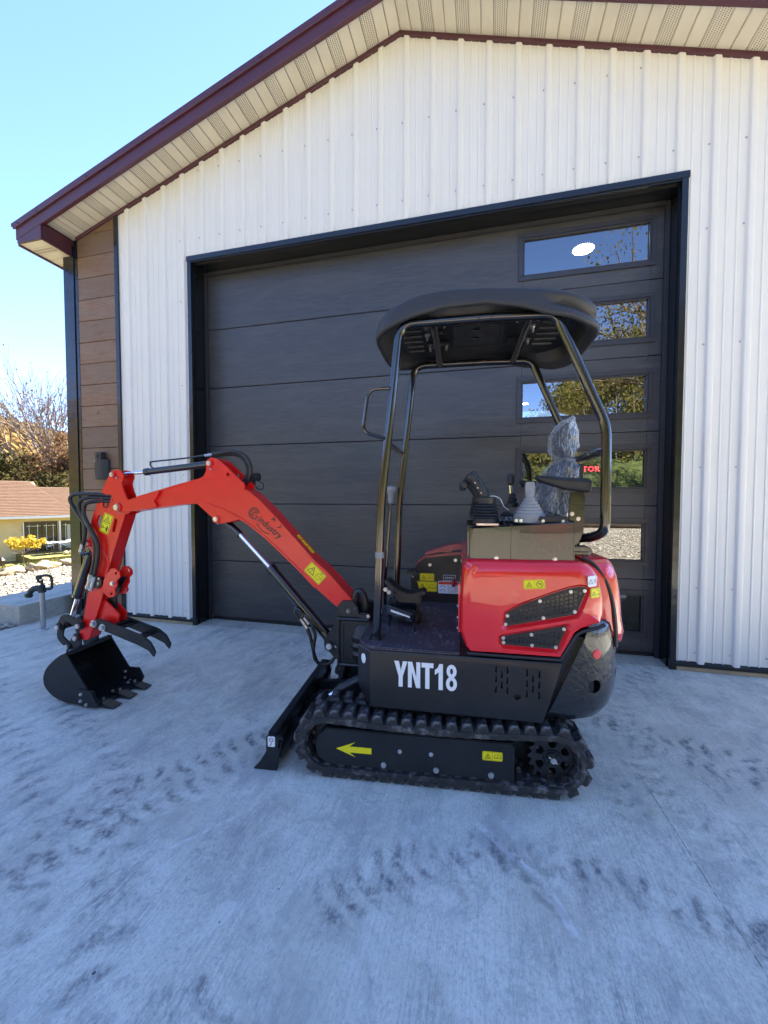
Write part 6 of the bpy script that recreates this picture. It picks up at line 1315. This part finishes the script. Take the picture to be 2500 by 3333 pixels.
# travel lever with grey bellows, chrome lever behind
mb = MB(); prof = [(.072, 0), (.072, .030)]; z = .030
for i in range(6): r_ = .070-.0085*i; prof += [(r_, z), (r_-.001, z+.010), (r_-.008, z+.0125)]; z += .0145
prof += [(.016, z+.022), (.014, z+.03)]
mb.lathe(prof, (-.445, .30, 1.207), (0, 0, 1), 18); tl = mb.build('travel_lever_boot', M['greyplastic'], ex, True, 20); 
mb = MB(); mb.prism(rnd([(-.464, 1.325), (-.426, 1.325), (-.423, 1.378), (-.426, 1.396), (-.464, 1.396), (-.467, 1.378)], .006), .291, .309, bev=.002); mb.cyl((-.445, .31, 1.385), (-.445, .3095, 1.385), .004, n=8); mb.box(-.455, -.435, .294, .306, 1.30, 1.33); mb.build('lever_blade', M['greyplastic'], tl)
for (x0, y0) in ((-.40, .24), (-.40, .36), (-.49, .24), (-.49, .36)): mb = MB(); bolt(mb, (x0, y0, 1.209), (0, 0, 1), .006, .008); mb.build('bolt', M['white'], tl)
mb = MB(); mb.lathe([(.03, 0), (.032, .02), (.022, .03), (.026, .045), (.018, .055), (.020, .07), (.008, .08)], (-.41, -.05, 1.27), (0, 0, 1), 14); mb.cyl((-.408, -.05, 1.33), (-.402, -.05, 1.405), .008, n=10); l2 = mb.build('speed_lever_boot', M['plastic'], ex)
mb = MB(); mb.cyl((-.406, -.05, 1.335), (-.402, -.05, 1.392), .0095, n=10); mb.build('lever_rod', M['chrome'], l2)
mb = MB(); mb.lathe([(.010, 0), (.018, .01), (.020, .05), (.012, .064)], (-.402, -.05, 1.39), (.05, 0, 1), 14); mb.build('lever_knob', M['plastic'], l2)
# tangle of wiring between the consoles
mb = MB()
for k in range(7): mb.tube(smooth_path([(-.30-.012*k+random.uniform(-.02, .02), .17+random.uniform(-.04, .06), 1.17), (-.33-.01*k, .19+random.uniform(-.05, .05), 1.215+random.uniform(0, .03)), (-.36+random.uniform(-.02, .02), .2, 1.235+random.uniform(-.01, .02)), (-.40, .2, 1.20+random.uniform(0, .03))], 5), .006, 6)
mb.build('wire_harness', M['hose'], ex)
mb = MB(); mb.tube(smooth_path([(-.24, .27, 1.31), (-.275, .26, 1.33), (-.315, .25, 1.318), (-.335, .24, 1.28), (-.36, .22, 1.262)], 5), .0022, 6); mb.build('loose_wire', M['white'], ex)
mb = MB(); mb.box(-.385, -.31, .16, .26, 1.21, 1.228, .006); mb.build('blue_cover', M['film'], ex)

# ---------------------------------------------------------------- seat wrapped in clear film
mb = MB(); pillow(mb, rnd([(-.40, 1.13), (-.36, 1.18), (-.38, 1.225), (-.62, 1.215), (-.66, 1.15), (-.62, 1.12)], .03), [1]*30, -.215, .205, .05, 5, True); seat = mb.build('seat_cushion', M['vinyl'], ex, True, 50)
bkp = rnd([(-.560, 1.215), (-.545, 1.26), (-.585, 1.40), (-.610, 1.475), (-.640, 1.510), (-.672, 1.505), (-.690, 1.46), (-.672, 1.30), (-.630, 1.20)], .03)
mb = MB(); pillow(mb, bkp, [1]*len(bkp), -.205, .185, .05, 6, True); mb.build('seat_back', M['vinyl'], seat, True, 50)
hdp = rnd([(-.640, 1.545), (-.618, 1.60), (-.622, 1.66), (-.655, 1.705), (-.682, 1.715), (-.700, 1.66), (-.702, 1.58), (-.68, 1.545)], .03)
mb = MB(); pillow(mb, hdp, [1]*len(hdp), -.125, .105, .045, 6, True); mb.box(-.69, -.66, -.05, .03, 1.49, 1.56); mb.build('headrest', M['vinyl'], seat, True, 50)
def film(name, pts, l0, l1, R_, amp, seed, extra=0):
    mb = MB(); pillow(mb, pts, [1]*len(pts), l0, l1, R_, 6, True); o = mb.build(name, M['film'], seat, True, 180)
    bm = bmesh.new(); bm.from_mesh(o.data); bmesh.ops.triangulate(bm, faces=[f for f in bm.faces if len(f.verts) > 4]); bmesh.ops.subdivide_edges(bm, edges=bm.edges, cuts=2, use_grid_fill=True); bm.normal_update()
    from mathutils import noise as mn
    for v in bm.verts:
        p = v.co*Vector((9, 9, 6)).length*.08 if False else Vector((v.co.x*16+seed, v.co.y*14, v.co.z*9)); k = mn.noise(p)*1.0 + abs(mn.noise(p*2.1))*-.9 + .5*mn.noise(p*4.7)
        v.co += v.normal*(amp*k + extra)
    bm.to_mesh(o.data); bm.free(); o.data.shade_smooth(); return o
film('plastic_wrap', [(-.520, 1.205), (-.512, 1.28), (-.545, 1.36), (-.572, 1.43), (-.600, 1.495), (-.640, 1.530), (-.685, 1.520), (-.703, 1.46), (-.692, 1.30), (-.645, 1.200)], -.225, .205, .05, .014, 3)
film('plastic_wrap', [(-.625, 1.525), (-.603, 1.58), (-.606, 1.66), (-.640, 1.715), (-.675, 1.742), (-.698, 1.728), (-.710, 1.66), (-.714, 1.58), (-.690, 1.530)], -.150, .130, .045, .010, 9)
# backrest shell, arm rests with brackets
mb = MB(); mb.prism(rnd([(-.675, 1.21), (-.690, 1.21), (-.716, 1.47), (-.700, 1.495), (-.688, 1.46)], .01), -.19, .175, bev=.006); mb.build('seat_shell', M['plastic'], seat)
for s in (1, -1):
    mb = MB(); pillow(mb, rnd([(-.478, 1.428), (-.476, 1.410), (-.49, 1.396), (-.60, 1.360), (-.70, 1.346), (-.716, 1.352), (-.722, 1.400), (-.705, 1.408)], .012), [1]*40, s*.265-.032, s*.265+.032, .014, 5, True); mb.build('armrest', M['plastic'], seat, True, 50)
    yb = s*.228
    mb = MB(); mb.prism(rnd([(-.640, 1.352), (-.700, 1.352), (-.704, 1.30), (-.702, 1.17), (-.690, 1.13), (-.668, 1.09), (-.640, 1.13), (-.635, 1.28)], .012), yb-.006, yb+.006, bev=.002); mb.prism(rnd([(-.640, 1.335), (-.703, 1.335), (-.705, 1.30), (-.637, 1.30)], .004), yb+s*.006, yb+s*.010, bev=.001); b_ = mb.build('armrest_bracket', M['gloss'], seat)
    for (u, z) in ((-.648, 1.245), (-.676, 1.222)): mb = MB(); bolt(mb, (u, yb+s*.006, z), (0, s, 0), .0085, .009); mb.build('bolt', M['zinc'], b_)
mb = MB(); mb.prism(rnd([(-.665, 1.17), (-.735, 1.15), (-.755, 1.13), (-.705, 1.07), (-.64, 1.062), (-.655, 1.11)], .015), .10, .112, bev=.002); mb.prism(rnd([(-.665, 1.17), (-.735, 1.15), (-.755, 1.13), (-.705, 1.07), (-.64, 1.062), (-.655, 1.11)], .015), -.112, -.10, bev=.002); mb.build('frame_gusset', M['gloss'], ex)

# ---------------------------------------------------------------- canopy frame
TRd = .0215
def bend(path, r=.07, n=6):
    P = [Vector(p) for p in path]; out = [P[0]]
    for i in range(1, len(P)-1):
        a = P[i-1]-P[i]; b = P[i+1]-P[i]; d = min(r, a.length*.45, b.length*.45); A = P[i]+a.normalized()*d; B = P[i]+b.normalized()*d
        for k_ in range(n+1): t_ = k_/n; out.append((1-t_)**2*A+2*t_*(1-t_)*P[i]+t_*t_*B)
    out.append(P[-1]); return out
frame = None
for s in (1, -1):
    y = .316*s
    mb = MB(); mb.tube(bend([(.282, y, .612), (.258, y, 1.30), (.168, y, 2.158), (-.26, y, 2.158)], .075), TRd, 16); o = mb.build('canopy_frame' if frame is None else 'canopy_post', M['gloss'], ex if frame is None else frame); frame = frame or o
    mb = MB(); mb.tube(bend([(-.262, y, 2.158), (-.545, y, 2.150), (-.765, y, 1.640), (-.768, y, 1.165), (-.72, y*.75, 1.130), (-.665, y*.35, 1.125)], .055), TRd, 16); mb.build('canopy_post', M['gloss'], frame)
    mb = MB(); mb.cyl((-.20, y, 2.158), (-.206, y, 2.158), TRd+.003, n=16); mb.build('weld_ring', M['steel'], frame)
mb = MB(); mb.cyl((.238, -.30, 1.600), (.238, .30, 1.600), .0165, n=14); mb.build('cross_tube', M['gloss'], frame)
mb = MB(); mb.cyl((-.768, -.30, 1.535), (-.768, .30, 1.535), .0205, n=14); mb.build('cross_tube', M['gloss'], frame)
for u in (.005, -.435): mb = MB(); mb.cyl((u, -.305, 2.155), (u, .305, 2.155), .0205, n=14); mb.build('cross_tube', M['gloss'], frame)
mb = MB(); mb.tube(bend([(.215, .330, 1.852), (.318, .340, 1.850), (.348, .340, 1.640), (.240, .330, 1.612)], .045), .0085, 10); mb.build('grab_handle', M['gloss'], frame)
mb = MB(); mb.cyl((.2665, .316, 1.052), (.2675, .316, 1.022), TRd+.0008, n=16); mb.build('post_label', M['greyplastic'], frame)
# moulded canopy roof
uc, ca, cb, ne = -.235, .575, .388, 4.2
def plan(t_, ins=0): 
    c_, s_ = math.cos(t_), math.sin(t_); ca = .553 if c_ > 0 else .537; return (uc+(ca-ins)*math.copysign(abs(c_)**(2/ne), c_), (cb-ins)*math.copysign(abs(s_)**(2/ne), s_))
zl = lambda u: float(np.interp(u, [-.82, -.75, -.68, -.60, -.50, -.41, -.29, -.19, -.03, .12, .20, .28, .36], [2.098, 2.088, 2.092, 2.116, 2.128, 2.160, 2.192, 2.196, 2.188, 2.160, 2.142, 2.124, 2.126]))
zh = lambda u: float(np.interp(u, [-.82, -.74, -.70, -.66, -.60, -.52, -.40, -.22, -.03, .10, .20, .26, .30, .36], [2.206, 2.216, 2.222, 2.230, 2.242, 2.254, 2.264, 2.280, 2.287, 2.276, 2.252, 2.236, 2.228, 2.218]))
NS = 96; rings = []
def ring(ins, f): 
    out = []
    for i in range(NS):
        u, l = plan(2*PI*i/NS, ins); u0, l0 = plan(2*PI*i/NS); out.append((u, l, f(u0, l0)))
    return out
def groove(u, l, ins): return ins + (.022*sstep((-.42-u)/.18)*(1 if abs(l) > .12 else .3) if True else 0)
def ringg(ins, f, g): 
    out = []
    for i in range(NS):
        u0, l0 = plan(2*PI*i/NS); u, l = plan(2*PI*i/NS, ins+g*sstep((-.45-u0)/.15)); out.append((u, l, f(u0, l0)))
    return out
H = lambda k: (lambda u, l: zl(u)+(zh(u)-zl(u))*k)
rings = [ring(.055, lambda u, l: zl(u)+.035), ring(.030, lambda u, l: zl(u)+.012), ring(.012, lambda u, l: zl(u)), ring(.002, lambda u, l: zl(u)+.004), ring(0, lambda u, l: zl(u)+.014), ringg(.002, H(.30), .006), ringg(.004, H(.45), .026), ringg(.006, H(.55), .028), ringg(.008, H(.66), .008), ring(.012, H(.82)), ring(.022, H(.94)), ring(.040, H(1.0)), ring(.09, lambda u, l: zh(u)+.006), ring(.2, lambda u, l: zh(u)*.4+2.29*.6), ring(.33, lambda u, l: 2.296)]
mb = MB(); mb.loft(rings, False, True); roof = mb.build('canopy_roof', M['canopy'], frame, True, 60)
lin = [ring(.054, lambda u, l: zl(u)+.034), ring(.075, lambda u, l: 2.185), ring(.12, lambda u, l: 2.192), ring(.3, lambda u, l: 2.194)]
mb = MB(); mb.loft(lin, False, True); liner = mb.build('canopy_liner', M['plastic'], frame, True, 50)
for k_ in range(6):
    f_ = k_/5; mb = MB(); l_ = .215-.36*f_; mb.tube([(.075+.012*f_, l_, 2.190), (.19-.006*abs(k_-2.5), l_, 2.190)], .009, 8); mb.build('liner_rib', M['plastic'], liner)
    mb = MB(); mb.tube([(-.515, l_, 2.190), (-.62-.008*(2.5-abs(k_-2.5)), l_-.01, 2.190)], .009, 8); mb.build('liner_rib', M['plastic'], liner)
mb = MB(); mb.box(-.345, -.07, -.085, .235, 2.172, 2.193, .008); cp = mb.build('liner_tray', M['plastic'], liner)
mb = MB(); mb.tube([(-.09, -.06, 2.171), (-.09, .215, 2.171), (-.325, .215, 2.171), (-.325, -.06, 2.171)], .004, 6, True); mb.build('tray_bead', M['plastic'], liner)
for (u, l) in ((-.20, .165), (-.20, .055), (-.03, .16), (-.03, .0)):
    mb = MB(); mb.lathe([(.024, 0), (.024, -.004), (.018, -.004), (.016, .004)], (u, l, 2.172), (0, 0, 1), 20); mb.build('liner_boss', M['satin'], liner)
for (u, l) in ((.055, .255), (-.042, .25), (.052, .10), (.045, -.06), (-.042, -.06), (-.385, .255), (-.478, .26), (-.478, .12), (-.478, -.04)):
    mb = MB(); mb.cyl((u, l, 2.186), (u, l, 2.176), .013, n=12); mb.cyl((u, l, 2.176), (u, l, 2.164), .009, n=6); mb.cyl((u, l, 2.164), (u, l, 2.152), .006, n=8); mb.build('bolt', M['zinc'], liner)
for u in (.005, -.435):
    for l in (-.04, .25): mb = MB(); mb.box(u-.06, u+.06, l-.025, l+.025, 2.176, 2.186, .003); mb.build('clamp_plate', M['steel'], liner)
